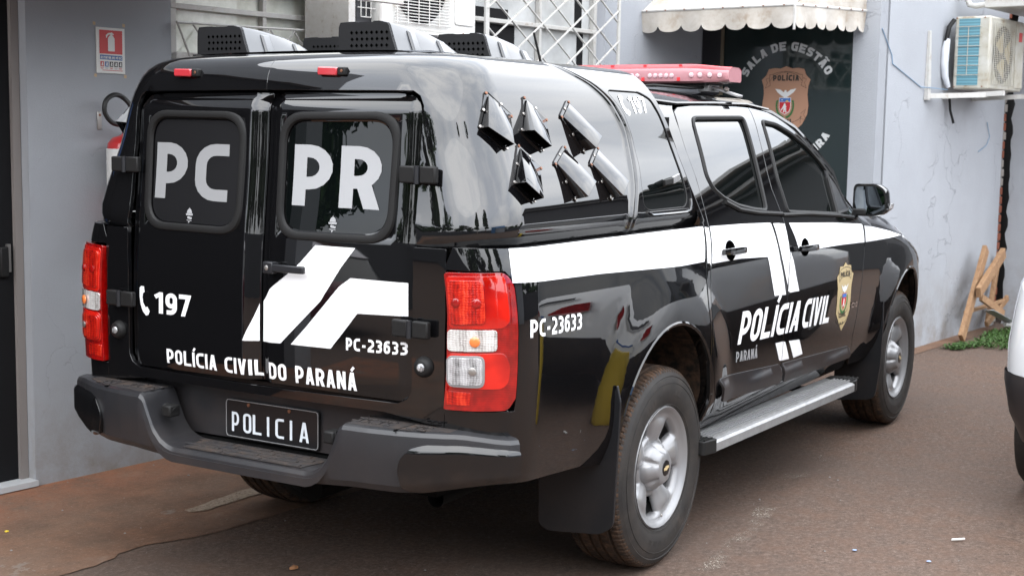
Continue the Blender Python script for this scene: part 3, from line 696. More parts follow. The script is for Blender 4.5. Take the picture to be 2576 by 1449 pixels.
for sg in (-1.,1.):
    # load bed side with wheel opening, wrapping round the rear corner up to the doors
    bed=BEDEND+[(.372,.46)]+ARCHR[1:-1]+[(-.43,.47),(-.60,.50),(-.80,.515),(-1.02,.53),(-1.29,.56)]+[(sseam(.715,q),q) for q in (.66,.74)]
    # lamp pocket: outline goes round the lamp
    bed=bed+[(-1.283,.757),(-1.06,.757)]+[(-1.056,.80),(-1.054,1.0),(-1.060,1.145),(-1.085,1.178),(-1.276,1.178)]+[(sseam(.735,1.24),1.243)]
    surf('load_bed_side',[bed],SB,'paint',T,step=.035,sg=sg)
    surf('cab_corner_strip',[[(.336,1.245),(.299,1.117),(.282,.94),(.299,.753),(.354,.60),(.385,.50),(.425,.50),(.417,.54)]+shift(DOORREAR,-.009)[::-1]+[(.385,1.30),(.40,1.43),(.395,1.53),(.415,1.64),(.44,1.69),(.47,1.712),(.47,1.80),(.19,1.80),(.235,1.70),(.285,1.60),(.312,1.52),(.326,1.40),(.345,1.30),(.352,1.262),(.336,1.255)]],SB,'paint',T,step=.04,sg=sg)
    surf('front_wing',[[(2.265,1.20)]+[(2.272,1.1),(2.270,1.02),(2.235,.80),(2.200,.60),(2.245,.49),(2.30,.44)]+[(2.63,.42)]+ARCHF[1:-1][::-1]+[(3.42,.42),(3.95,.42),(4.02,.50),(4.02,.70),(3.62,.74),(3.25,.95),(3.05,1.05),(3.25,1.09),(3.2,1.13),(2.9,1.175),(2.55,1.215),(2.265,1.235)]],SB,'paint',T,step=.05,sg=sg)
    surf('front_lamp',[[(3.07,1.045),(3.26,.955),(3.62,.75),(4.0,.71),(4.0,.86),(3.6,.98),(3.27,1.085)]],SB,'clearcrystal',T,step=.05,sg=sg,off=.004)
    surf('nose',[[(4.03,.44),(4.75,.44),(4.75,.98),(4.01,.98),(4.03,.72)]],SB,'plastic',T,step=.08,sg=sg)
    surf('rocker_panel',[[(.38,.492),(2.24,.482),(2.26,.42),(.36,.42)]],SB,'paint',T,step=.05,sg=sg,off=-.01)
    # doors
    rd=DOORREAR+[(.44,.505),(1.19,.495)]+shift(DOORSEAM,-.004)[::-1][1:]+shift(BSU,-.004)[::-1]+[(1.085,1.722),(.676,1.712),(.50,1.697),(.444,1.675),(.412,1.60),(.398,1.518),(.405,1.416),(.388,1.30)]
    RG=rounded([(.572,1.650),(1.135,1.662),(1.075,1.47),(1.016,1.272),(.87,1.284),(.72,1.305),(.60,1.340),(.535,1.375),(.508,1.425)],[.05,.03,.0,.03,.02,.03,.03,.02,.03])
    surf('rear_door',[rounded(rd,[0]*6+[.02,.0]+[0]*(len(rd)-8)),RG],SB,'paint',T,step=.035,sg=sg)
    fd=[(a+.004,b) for a,b in BSU[:-1]+DOORSEAM[:-1]]+[(1.222,.494),(2.20,.487),(2.232,.51),(2.192,.60),(2.226,.80),(2.262,1.02),(2.264,1.10),(2.256,1.20),(2.16,1.305),(2.03,1.41),(1.885,1.513),(1.71,1.618),(1.52,1.695),(1.40,1.718)]
    FG=rounded([(1.345,1.648),(1.50,1.636),(1.638,1.600),(1.80,1.535),(1.90,1.465),(2.02,1.36),(2.10,1.235),(1.90,1.222),(1.258,1.258),(1.262,1.40)],[.02,.02,.04,.04,.02,.05,.02,0,.02,.02])
    surf('front_door',[fd,FG],SB,'paint',T,step=.035,sg=sg)
    surf('rear_door_glass',[RG],SB,'glass',T,step=.05,sg=sg,off=-.008,edge=0)
    surf('front_door_glass',[FG],SB,'glass',T,step=.05,sg=sg,off=-.008,edge=0)
    def trim(nm,loop,r,closed=True,off=-.002,mat='rubber',par=T):
        d=densify(loop,.03) if closed else np.array(loop)
        P=SB(d[:,0],d[:,1],off,sg); MB().tube(P,r,6,closed=closed).build(nm,mat,par,smooth=True)
    trim('window_trim',RG,.010); trim('window_trim',FG,.010)
    trim('quarter_bar',[(1.94,1.42),(1.915,1.32),(1.90,1.225)],.012,False)
    trim('belt_moulding',[(.60,1.322),(.72,1.288),(.90,1.268),(1.17,1.252)],.010,False,.004)
    trim('belt_moulding',[(1.175,1.247),(1.5,1.238),(1.9,1.214),(2.12,1.195)],.010,False,.004)
    surf('sail_panel',[[(1.925,1.425),(2.01,1.355),(2.10,1.24),(1.91,1.225)]],SB,'plastic',T,step=.06,sg=sg,off=.002,edge=.006)
    # cladding
    for c in ([(.415,.645),(1.165,.600),(1.178,.530),(1.165,.520),(.50,.548),(.46,.555)],[(1.20,.598),(2.155,.555),(2.175,.515),(2.165,.500),(1.235,.517),(1.215,.525)]):
        c=rounded(c,.018,4)
        surf('door_cladding',[c],SB,'plastic',T,step=.03,sg=sg,off=.004,edge=.01,
             shape=lambda u,v:.018*sst(0,.030,np.interp(u,[.4,1.2,2.2],[.645,.598,.553])-v))
    # wheel opening lips and liners
    for A,cx in ((ARCHR,-.03),(ARCHF,3.03)):
        a=np.array(A); P=SB(a[:,0],a[:,1],.0,sg); Q=P-np.array([0,sg*.05,0]); 
        V=list(P)+list(Q)+list(P-np.array([0,sg*.34,0])*1.0); m=len(P)
        obj('arch_flange',V[:2*m],[(i,i+1,m+i+1,m+i) for i in range(m-1)],'paint',T,smooth=True)
        V2=list(Q)+[q*np.array([1,0,1])+np.array([0,sg*.56,0]) for q in Q]
        obj('wheel_arch_liner',V2,[(i,i+1,m+i+1,m+i) for i in range(m-1)]+[tuple(range(m,2*m))],'well',T,smooth=False)
        MB().tube(P-np.array([0,sg*.006,0]),.010,6).build('arch_lip','paint',T,smooth=True)
    # inner shell so that nothing shows through the gaps
    surf('inner_body',[[(-.45,.55),(-.45,.90),(-.2,1.0),(.1,1.0),(.32,.8),(.35,.45),(2.3,.45),(2.55,.6),(2.6,.9),(2.9,.98),(3.2,.98),(3.2,1.05),(2.5,1.18),(1.9,1.215),(.5,1.23),(-1.0,1.22),(-1.0,.56)]],SB,'gap',T,step=.12,sg=sg,off=-.022,edge=0)
    # tail lamp
    lam=rounded(LAMP,[.006,.008,.02,.02,0,0,.02],4)
    surf('tail_lamp',[lam],SB,'redlens',T,step=.02,sg=sg,off=.010,edge=.03,label=None,shape=lambda u,v:.006*sst(-.0,.03,-1.07-u))
    lamp=bpy.context.scene.objects[-1] if False else COL.objects[-1]
    ROOTLOC[lamp.name]=np.zeros(3)
    surf('lamp_bowl',[rounded([(-1.262,1.160),(-1.095,1.163),(-1.09,1.03),(-1.11,1.012),(-1.262,1.008)],.015,4)],SB,'redbowl',lamp,step=.02,sg=sg,off=.019,edge=.008)
    surf('stop_reflector',[rounded([(-1.256,1.148),(-1.158,1.150),(-1.158,1.026),(-1.256,1.020)],.014,4)],SB,'redcrystal',lamp,step=.02,sg=sg,off=.025,edge=.008)
    surf('signal_lens',[rounded([(-1.264,1.002),(-1.126,1.006),(-1.126,.945),(-1.264,.940)],.010,4)],SB,'ambercrystal',lamp,step=.02,sg=sg,off=.021,edge=.01)
    P=SB(-1.185,.972,.024,sg); MB().disc(P,SB(-1.185,.972,.05,sg)-P,.016,.006,14).build('bulb','amber',lamp,smooth=True)
    surf('lamp_bowl',[rounded([(-1.265,.932),(-1.105,.938),(-1.088,.90),(-1.092,.85),(-1.11,.832),(-1.265,.830)],.015,4)],SB,'redbowl',lamp,step=.02,sg=sg,off=.019,edge=.008)
    for a_ in (-1.235,-1.178):
        P=SB(a_,1.085,.026,sg); MB().disc(P,SB(a_,1.085,.05,sg)-P,.013,.003,12).build('bulb','redlens',lamp,smooth=True)
    surf('lens_rim',[rounded([(-1.267,.925),(-1.160,.930),(-1.158,.836),(-1.262,.834)],.02,4)],SB,'alu' if sg<0 else 'redbowl',lamp,step=.02,sg=sg,off=.024,edge=.008)
    surf('reverse_lens',[rounded([(-1.262,.919),(-1.166,.924),(-1.164,.843),(-1.257,.841)],.016,4)],SB,'clearcrystal' if sg<0 else 'redcrystal',lamp,step=.02,sg=sg,off=.027,edge=.008)
    P=SB(-1.190,.885,.029,sg); MB().disc(P,SB(-1.190,.885,.05,sg)-P,.012,.003,12).build('bulb','rivet',lamp,smooth=True)
    surf('reflector_strip',[[(-1.268,.818),(-1.195,.818),(-1.195,.780),(-1.262,.778)]],SB,'redcrystal',lamp,step=.02,sg=sg,off=.0175,edge=.004)
    # canopy shell
    CF=[(.215,1.765),(.250,1.696),(.292,1.608),(.316,1.519),(.330,1.40),(.352,1.30),(.372,1.243)]
    can=CF+[(.36,1.236),(-1.06,1.236)]+[(sd_(.60,q),q) for q in (1.236,1.30,1.36,1.43,1.5,1.6,1.66)]+[(sd_(.585,1.69),1.69),(sd_(.56,1.705),1.705),(sd_(0,1.708),1.708),(sd_(0,1.785),1.785),(sd_(0,1.847),1.847),(sd_(0,1.929),1.929),(sd_(0,1.985),1.985)]+[(-.9,1.985),(-.5,1.985),(.0,1.985),(.12,1.985),(.16,1.90),(.19,1.83)]
    CWN=rounded([(.120,1.742),(.198,1.717),(.238,1.66),(.262,1.60),(.283,1.52),(.288,1.40),(.278,1.34),(.245,1.315),(-.06,1.314),(-.105,1.335),(-.085,1.40),(-.050,1.48),(-.040,1.573),(-.065,1.66),(-.14,1.73),(-.12,1.742)],[.02]*16,3)
    surf('canopy_shell',[can,CWN],SC,'canopy',T,step=.03,sg=sg,extra=[(float(RID(q))+d,q) for d in (-.045,-.034,-.025,-.017,-.009,0,.006,.012,.018,.024,.031,.038,.045,.053,.065) for q in np.arange(1.245,1.98,.015)])
    surf('canopy_side_window',[CWN],SC,'glass',T,step=.04,sg=sg,off=-.004,edge=0)
    d=densify(CWN,.02); MB().tube(SC(d[:,0],d[:,1],-.003,sg),.0035,6,closed=True).build('canopy_window_seal','rubber',T,smooth=True)
    lowr=[(.305,1.345),(.302,1.325),(.285,1.302),(.25,1.296),(.10,1.296),(-.04,1.297),(-.085,1.31)]
    MB().tube(SC(np.array(lowr)[:,0],np.array(lowr)[:,1],.0,sg),.006,6).build('window_sill_lip','canopy',T,smooth=True)
    # canopy front rim, turned in towards the cab
    c=np.array(CF+[]); P=SC(c[:,0],c[:,1],0.,sg); Q=P-np.array([0,sg*.10,0])+np.array([-.0,0,0]); m=len(P)
    obj('canopy_front_return',list(P+np.array([.001,0,0]))+list(Q+np.array([-.03,0,0])),[(i,i+1,m+i+1,m+i) for i in range(m-1)],'canopy',T,smooth=True)
    # seal between canopy and body, rear pillar ledge
    s_=np.linspace(-1.30,.36,30); MB().tube(SB(s_,np.full(30,1.238),-.028,sg),.012,6).build('canopy_gasket','rubber',T,smooth=True)
    V=list(SB(s_,np.full(30,1.243),0.,sg))+list(SB(s_,np.full(30,1.243),0.,sg)*np.array([1,.86,1])); obj('bed_rail',V,[(i,i+1,30+i+1,30+i) for i in range(29)],'paint',T,smooth=True)
    # door frame pillars below the canopy at the rear face
    pil=[(sseam(.712,q),q) for q in (.700,.8,.9,1.0,1.1,1.2,1.238)]+[(sseam(.60,q),q) for q in (1.238,1.2,1.1,1.0,.9,.8)]+[(sseam(.585,.775),.775),(sseam(.55,.758),.758),(sseam(0,.756),.756),(sseam(0,.728),.728),(sseam(.5,.728),.728),(sseam(.60,.715),.715)]
    surf('rear_door_frame',[pil],SB,'paint',T,step=.03,sg=sg,off=.001)
# canopy roof, cab roof, screens, bonnet
gx=np.linspace(-.93,.12,14);gy=np.linspace(-.503,.503,12)
V=[(x,y,1.834+.008*(1-(y/.5)**2)-.0*x) for x in gx for y in gy]
obj('canopy_roof',V,[(i*12+j,(i+1)*12+j,(i+1)*12+j+1,i*12+j+1) for i in range(13) for j in range(11)],'canopy',T,smooth=True)
V=[];gq=np.concatenate([np.linspace(1.70,2.41,14)])
xs=np.linspace(.30,1.46,12)
for sg in (-1.,1.):
    surf('cab_roof',[[(.26,1.735),(.48,1.718),(.676,1.724),(1.085,1.735),(1.284,1.732),(1.41,1.732),(1.44,1.80),(1.50,1.915),(1.56,2.1),(1.58,2.412),(.26,2.412)]],SB,'paint',T,step=.06,sg=sg,edge=0)
    l=[(.28,1.728),(.5,1.716),(.9,1.732),(1.285,1.738),(1.5,1.71)]
    l=np.array(l); MB().tube(SB(l[:,0],l[:,1],.004,sg),.007,6).build('roof_gutter','paint',T,smooth=True)
    ap=np.array([(1.41,1.732),(1.53,1.70),(1.72,1.625),(1.895,1.518),(2.04,1.415),(2.17,1.308),(2.265,1.235)])
    P=SB(ap[:,0],ap[:,1],-.012,sg); MB().tube(P,[.018,.02,.022,.022,.022,.022,.02],8).build('windscreen_pillar','paint',T,smooth=True)
ap=np.array([(1.44,1.745),(1.53,1.70),(1.72,1.625),(1.895,1.518),(2.04,1.415),(2.17,1.308),(2.265,1.235)])
A=SB(ap[:,0],ap[:,1],-.01,-1.); B_=A*np.array([1,-1,1]); V=[]
for a,b in zip(A,B_):
    for k in range(9):
        t=k/8; c=a*(1-t)+b*t; c=c+np.array([.16*(1-(2*t-1)**2),0,.03*(1-(2*t-1)**2)]); V.append(c)
obj('windscreen',V,[(i*9+j,(i+1)*9+j,(i+1)*9+j+1,i*9+j+1) for i in range(6) for j in range(8)],'glass',T,smooth=True)
V=[];bx=[2.25,2.45,2.7,2.9,3.1,3.25,3.45,3.6,3.7];zt=[1.235,1.222,1.20,1.178,1.145,1.11,1.05,.99,.95]
for x,z in zip(bx,zt):
    e=SB(min(x,3.25),z,0.,-1.); hw=abs(e[1])*(1 if x<=3.25 else 1-(x-3.25)*.5)
    for k in range(13):
        t=k/12*2-1; V.append((x+(.16*(1-t*t) if x>2.3 else .10*(1-t*t)),hw*t,z+.045*(1-t**4)))
obj('bonnet',V,[(i*13+j,(i+1)*13+j,(i+1)*13+j+1,i*13+j+1) for i in range(8) for j in range(12)],'paint',T,smooth=True)
MB().box((.30,0,1.2),(.03,1.5,.9)).box((1.3,0,.46),(2.2,1.66,.06)).box((-.35,0,.62),(1.3,1.0,.08)).box((-.45,0,.60),(.8,1.2,.10)).build('floor_pan','dark',T)
MB().tube([(-.9,.0,.36),(3.2,0,.36)],.05,8).tube([(0,-.7,.36),(0,.7,.36)],.05,8).lathe([(.0001,-.1),(.10,-.07),(.13,0),(.10,.07),(.0001,.1)],(0,0.05,.36),(1,0,0),16).box((1.35,.42,.46),(4.0,.08,.12)).box((1.35,-.42,.46),(4.0,.08,.12)).build('chassis','dark',T)
MB().tube([(-.5,-.62,.46),(-.9,-.62,.455),(-1.05,-.62,.450)],.030,14,cap=False).build('exhaust_pipe','dark',T,smooth=True)
# ------------------------------------------------------------------ rear cargo doors
SEAM=.0
def doorloop(sg):
    a=[(sg*.004,.772),(sg*.560,.766),(sg*.588,.785),(sg*.594,1.0),(sg*.597,1.3),(sg*.592,1.60),(sg*.583,1.662),(sg*.555,1.692),(sg*.50,1.698),(sg*.004,1.700)]
    return rounded(a,[0,.02,.02,0,0,0,.03,.03,.02,.0],4)
for sg in (-1.,1.):
    WN=[(sg*a,b) for a,b in ((.105,1.562),(.155,1.618),(.460,1.618),(.512,1.560),(.508,1.315),(.455,1.260),(.150,1.258),(.105,1.312))]
    WNo=rounded([(sg*a,b) for a,b in ((.078,1.600),(.085,1.636),(.52,1.640),(.552,1.60),(.545,1.28),(.50,1.238),(.105,1.236),(.078,1.27))],[.03,.06,.07,.03,.05,.06,.06,.03],5)
    dw=-.022 if sg<0 else 0.
    WNi=rounded([(sg*(a+dw),b) for a,b in ((.112,1.607),(.512,1.611),(.506,1.268),(.115,1.264))],.075,7)
    dl=doorloop(sg)
    def shp(u,v,sg=sg):
        au=np.abs(u)
        e=sst(.0,.045,au)*.0+ (sst(.004,.060,au)-1)*.020 + (sst(.0,.045,.595-au)-1)*.012 + (sst(0,.055,1.698-v)-1)*.022
        d=np.maximum(np.abs(au-.314-dw)-.235,np.abs(v-1.437)-.198); ring=sst(-.045,-.0,d)  # dish round the window
        return e-.010*(1-ring)
    surf('rear_cargo_door',[dl,WNi],SR,'paint',T,step=.02,sg=sg,off=.012,nf=SRn,shape=shp,edge=.03)
    door=COL.objects[-1]; ROOTLOC[door.name]=np.zeros(3)
    surf('door_window',[WNi],SR,'glassrear' if sg<0 else 'glassmatte',door,step=.04,sg=sg,off=.004,nf=SRn,edge=0)
    d=np.array(rounded([(sg*(a+dw),b) for a,b in ((.094,1.625),(.531,1.629),(.524,1.250),(.097,1.247))],.088,8)); n=SRn(d[:,0],d[:,1]); P=SR(d[:,0],d[:,1])+n*.010
    g=MB()
    # flattened rubber gasket: two rings merged
    m=len(d); c=d.mean(0); V=[]
    for k in range(8):
        a=2*math.pi*k/8
        rad=d+ (d-c)/np.linalg.norm(d-c,axis=1,keepdims=True)*(math.cos(a)*.0165)
        V+=list(SR(rad[:,0],rad[:,1])+SRn(rad[:,0],rad[:,1])*(.009+.010*math.sin(a)))
    F=[]
    for k in range(8):
        l=(k+1)%8
        for i in range(m):
            j=(i+1)%m; F.append((k*m+i,k*m+j,l*m+j,l*m+i))
    g.add(V,F).build('window_gasket','rubber',door,smooth=True)
# black recess behind the doors
obj('door_recess',[(-1.085,-.62,.74),(-1.085,.62,.74),(-1.05,.61,1.72),(-1.05,-.61,1.72)],[(0,1,2,3)],'gap',T)
DR=[o for o in COL.objects if o.name.startswith('rear_cargo_door')]
doorR,doorL=DR[0],DR[1]
RY=SR; 
def rear(nm,loops,mat,par,off=.0235,union=False,label=None,step=.018):
    def shp(u,v):
        au=np.abs(u); return (sst(.004,.060,au)-1)*.020+(sst(.0,.045,.595-au)-1)*.012
    return surf(nm,loops,SR,mat,par,step=step,off=off-.0105,nf=SRn,edge=0,union=union,label=label,shape=shp)
def rtext(nm,s,y0,y1,z0,z1,h,mat,par,off=.0135+.0105,**k):
    # reads towards -Y
    L_=place_text(s,(y0,z0),(y1,z1),(0,h),(0,h),**k)
    for c in perchar(L_): rear('letter',c,mat,par,off,True,step=.02)
def glasstext(nm,s,y0,y1,z0,z1,h,mat,par,**k):
    L_=place_text(s,(y0,z0),(y1,z1),(0,h),(0,h),**k)
    for c in perchar(L_): surf('letter',c,SR,mat,par,step=.03,off=.0055,nf=SRn,edge=0,union=True)
glasstext('window_letters','PC',.497,.158,1.344,1.342,.188,'greyletter',doorL,w=.205,W=.61,gap=.15,r=.27)
glasstext('window_letters','PR',-.118,-.455,1.344,1.342,.192,'whiteletter',doorR,w=.205,W=.61,gap=.12,r=.27)
_L=place_text('POLÍCIA CIVIL DO PARANÁ',(.414,.789),(-.395,.781),(0,.047),(0,.056),w=.185,W=.57,gap=.12,space=.50)
for _c in perchar(_L): rear('letter',_c,'white',doorL if np.mean([a for q in _c for a,b in q])>0 else doorR,.0245,True)
rtext('unit_number','PC-23633',-.355,-.577,.905,.908,.039,'white',doorR,w=.20,W=.58,gap=.16)
rtext('phone_number','197',.475,.298,.953,.953,.073,'white',doorL,w=.20,W=.56,gap=.10)
rear('phone_symbol',[[(.548-.135*a*.62,.945+.095*b) for a,b in PHONE]],'white',doorL)
def curv(P): return P
rear('white_chevron',[[(-.227,1.223),(-.380,1.222),(-.330,1.16),(-.255,1.05),(-.19,.99),(-.096,.903),(-.008,.899),(-.008,1.030),(-.05,1.075),(-.12,1.125),(-.17,1.165)]],'white',doorR,off=.0240)
rear('white_chevron',[[(.008,1.022),(.008,.899),(.066,.897),(.035,.96)]],'white',doorL,off=.0240)
rear('white_chevron',[[(-.367,1.129),(-.574,1.127),(-.577,1.027),(-.396,1.022),(-.34,.955),(-.296,.904),(-.138,.903),(-.20,.965),(-.27,1.04),(-.325,1.10)]],'white',doorR,off=.0240)
for sg_,y in ((1,.325),(-1,-.284)):
    par=doorL if sg_>0 else doorR
    L_=[[(y+.012*math.cos(a),1.298+ .016*math.sin(a)) for a in np.linspace(0,math.pi,9)],[(y+.017,1.297),(y+.015,1.291),(y-.015,1.291),(y-.017,1.297)],[(y+.001,1.318),(y+.001,1.314),(y-.001,1.314),(y-.001,1.318)],[(y+.010,1.286),(y+.005,1.289),(y-.014,1.284),(y-.010,1.278),(y+.006,1.280)],[(y+.012,1.276),(y-.012,1.275),(y-.012,1.273),(y+.012,1.274)],[(y+.004,1.272),(y-.004,1.272),(y+.001,1.266),(y-.001,1.266),(y-.004,1.261),(y+.004,1.261)],[(y+.006,1.259),(y-.008,1.258),(y-.008,1.256),(y+.006,1.257)]]
    surf('window_crest_sticker',L_,SR,'whiteletter',par,step=.01,off=.0055,nf=SRn,edge=0,union=True)
# handle
h=MB(); n=np.array([-1,0,0])
xh=float(RX(1.145))-.012
h.box((xh-.030,-.142,1.146),(.014,.142,.024)).box((xh-.024,-.068,1.146),(.028,.040,.038)).box((xh-.012,-.068,1.146),(.03,.03,.03))
h.build('door_handle','plastic',doorR,bev=.004)
HD=COL.objects[-1]; ROOTLOC[HD.name]=np.zeros(3)
MB().disc((xh-.039,-.066,1.146),(-1,0,0),.008,.002,12).build('key_lock','rivet',HD,smooth=True)
# hinges
for sg_ in (-1,1):
    for z in (1.455,.995):
        x=float(RX(z))-.012
        g=MB(); yy=.612*sg_
        g.box((x-.012,yy-.036*sg_,z),(.020,.058,.052)).box((x-.008,yy+.036*sg_,z),(.022,.058,.052))
        g.build('door_hinge','rubber',T,bev=.005); hg=COL.objects[-1]; ROOTLOC[hg.name]=np.zeros(3)
        MB().tube([(x-.020,yy,z-.027),(x-.020,yy,z+.027)],.0085,10).build('hinge_pin','plastic',hg,smooth=True)
# round corner lamps
for sg in (-1.,1.):
    P=SB(-1.358 if sg<0 else -1.352,.88,.0,sg); n=SB(-1.358,.88,.02,sg)-SB(-1.358,.88,0.,sg); n/=np.linalg.norm(n)
    MB().lathe([(.0001,.022),(.019,.022),(.026,.018),(.032,.006),(.033,-.004)],P,n,24).build('corner_strobe','rubber',T,smooth=True)
    o=COL.objects[-1];ROOTLOC[o.name]=np.zeros(3)
    MB().lathe([(.0001,.028),(.010,.026),(.014,.021)],P,n,16).build('strobe_lens','clearcrystal',o,smooth=True)
# red marker lamps above the doors
for y0,y1 in ((.405,.330),(-.208,-.283)):
    x=-1.102; z=1.765
    g=MB(); g.prism(rounded([(y0,z-.012),(y1,z-.014),(y1,z+.011),(y0,z+.013)],.006,3),lambda a,b:(x+.02,a,b),lambda a,b:(x-.022,a,b)); g.build('marker_lamp','marker',T,bev=.003)
    o=COL.objects[-1];ROOTLOC[o.name]=np.zeros(3)
    MB().box((x-.002,y1-.014,z-.001),(.030,.030,.026)).build('marker_base','rubber',o,bev=.004); MB().disc((x-.017,y1-.017,z),(-1,0,0),.005,.002,8).build('marker_screw','bolt',o)
# apron, plate
ap=[(y,z) for y,z in ((.700,.752),(-.700,.752),(-.705,.60),(-.50,.545),(.5,.545),(.705,.60))]
obj('tail_apron',[(-1.092,y,z) for y,z in ap]+[(-1.03,y,z) for y,z in ap],[(0,1,2,3,4,5)]+[(i,(i+1)%6,6+(i+1)%6,6+i) for i in range(6)],'plastic',T)
ao=COL.objects[-1]; ROOTLOC[ao.name]=np.zeros(3)
for y in (.585,-.585): MB().box((-1.0925,y,.70),(.003,.004,.10)).build('panel_joint','gap',ao)
pl_=[(a,b) for a,b in rrect(-.200,.552,.200,.682,.014)]
MB().prism(pl_,lambda a,b:(-1.098,a,b),lambda a,b:(-1.105,a,b)).build('licence_plate','plate',T,bev=.001); PL=COL.objects[-1]; ROOTLOC[PL.name]=np.zeros(3)
P=np.array(pl_); MB().tube([(-1.106,a,b) for a,b in rrect(-.197,.555,.197,.679,.012)],.0017,6,closed=True).build('plate_edge','alu',PL,smooth=True)
def flat(f): 
    def g(u,v,off=0.,sg=1.): u=np.asarray(u,float);v=np.asarray(v,float); return f(u,v)
    return g
def fl(nm,loops,f,n,mat,par,union=True,step=0): 
    return surf(nm,loops,flat(f),mat,par,step=step,off=0.,nf=lambda u,v,s:np.broadcast_to(np.array(n,float),(len(u),3)),edge=0,union=union,grid=False)
fp=lambda u,v: np.stack([np.full_like(u,-1.1065),u,v],-1)
xs=[.172,.122,.080,.018,-.018,-.080,-.120]
ws=[.032,.036,.038,.010,.037,.010,.040]
for ch,x_,w_ in zip('POLICIA',xs,ws):
    wd=.20
    fl('plate_letter',place_text(ch,(x_,.573),(x_-w_,.573),(0,.066),(0,.066),w=.9 if ch=='I' else .13,W=.44 if ch!='A' else .5,r=.14),fp,(-1,0,0),'platewhite',PL)
for y in (.098,-.078): MB().disc((-1.105,y,.669),(-1,0,0),.0065,.004,12).build('plate_bolt','bolt',PL,smooth=True)
# ------------------------------------------------------------------ rear bumper
path=[]
py=np.linspace(-1,1,241)
def bsec(t):
    """t in -1..1 along the bumper; returns section loop"""
    a=abs(t); sgn=1 if t>=0 else -1
    Yp=[0,.20,.29,.36,.43,.52,.61,.69,.76,.83,.885,.922,.937]; Xp=[-1.272,-1.272,-1.273,-1.277,-1.280,-1.273,-1.258,-1.236,-1.207,-1.170,-1.135,-1.105,-1.075]
    Sp=np.linspace(0,1,13); y=np.interp(a,Sp,Yp);x=np.interp(a,Sp,Xp)
    y2=np.interp(min(a+.01,1),Sp,Yp)-np.interp(max(a-.01,0),Sp,Yp);x2=np.interp(min(a+.01,1),Sp,Xp)-np.interp(max(a-.01,0),Sp,Xp)
    n=np.array([y2,-x2]); n/=np.linalg.norm(n)  # inward-pointing (x,y) for +y side
    zt=float(np.interp(y,[0,.285,.31,.34,.370,.395,.412,.43],[.533,.534,.541,.558,.592,.648,.690,.700])); zt+= -.018*float(sst(.78,.95,y))
    zb=.484+.020*float(sst(.2,.5,y))+.040*float(sst(.6,.95,y))
    dep=.160 if y<.62 else .160-.085*float(sst(.62,.90,y))
    tilt=.0
    prof=[(dep,zt),(.022,zt),(.008,zt-.004),(0,zt-.016),(-.004,zt-.05),(-.004,(zt+zb)/2),(.004,zb+.025),(.018,zb+.004),(.04,zb),(dep,zb+.01)]
    return [(x+n[0]*d,sgn*(y+n[1]*d),z) for d,z in prof]
V=[];K=10
for t in py: V+=bsec(t)
F=[(i*K+j,(i+1)*K+j,(i+1)*K+(j+1)%K,i*K+(j+1)%K) for i in range(240) for j in range(K)]
F+=[tuple(range(K)),tuple(240*K+j for j in range(K))[::-1]]
bp=MB().add(V,F).build('rear_bumper','bumperplastic',T,smooth=True); bp.data.set_sharp_from_angle(angle=math.radians(17)); BP=bp; ROOTLOC[BP.name]=np.zeros(3)
def bsurf(u,v,off=0.,sg=-1.):
    """outer face of the bumper ends; u along, v 0..1 up"""
    u=np.asarray(u,float);v=np.asarray(v,float);u,v=np.broadcast_arrays(u,v); out=np.zeros(u.shape+(3,))
    for idx in np.ndindex(u.shape):
        L_=bsec(u[idx]*sg); a=np.array(L_[3]);b=np.array(L_[6]); zt=a[2];zb=b[2]
        z=zb+(zt-zb)*v[idx]; m=np.array(L_[4]); out[idx]=(m[0],m[1],z)
    if np.any(off!=0): out=out+nrm(bsurf,u,v,sg)*off
    return out
for sg in (-1.,1.):
    cap=rounded([(.515,.30),(.520,.55),(.555,.78),(.60,.86),(.9,.86),(.992,.80),(.992,.02),(.95,-.10),(.80,-.12),(.58,-.12),(.53,-.02)],[.05,.1,.03,.03,.1,.03,.04,.05,.1,.03,.05],4)
    surf('bumper_corner_cap',[cap],bsurf,'glossblack',BP,step=.03,sg=sg,off=.010,edge=.015,nf=lambda u,v,s:nrm(bsurf,u,v,s)*np.sign((nrm(bsurf,u,v,s)*(np.array([-1,s*.8,0]))).sum(-1,keepdims=True)),
        shape=lambda u,v:-.030*np.clip((.10-v)/.4,0,1)**2-.012*np.clip((v-.66)/.2,0,1)**2)
    MB().box((-1.205,.610*sg,.699),(.11,.004,.004)).build('bumper_joint','gap',BP)
    # tread blocks on the end pads
    g=MB()
    for cy in (.455,.53,.66):
        for a in (-1,1):
            for b in (-1,1):
                g.box((-1.195+a*.022,sg*(cy+b*.018),.7020),(.012,.030,.004)); g.box((-1.195+a*.008,sg*(cy+b*.012),.7020),(.022,.008,.004))
    g.build('tread_blocks','step_top',BP,bev=.001)['kind']='stuff'
    xx=-1.195
    MB().prism([(-1.262,.40),(-1.155,.40),(-1.155,.54),(-1.262,.54)] if False else [(-1.258,.43),(-1.135,.43),(-1.135,.76),(-1.185,.76),(-1.236,.64)],lambda a,b:(a,sg*b,.6995),lambda a,b:(a,sg*b,.7008)).build('step_pad','step_top',BP)
    # number plate lamps facing the plate
    MB().box((-1.215,sg*.345,.640),(.050,.040,.04)).build('plate_lamp_recess','rubber',BP,bev=.006)
    MB().tube([(-1.215,sg*.37,.645),(-1.215,sg*.325,.636)],[.019,.016],12).build('plate_lamp','rubber',BP,smooth=True)
MB().prism([(-1.256,-.25),(-1.125,-.27),(-1.125,.27),(-1.256,.25)],lambda a,b:(a,b,.5345),lambda a,b:(a,b,.5365)).build('centre_step','step_top',BP)
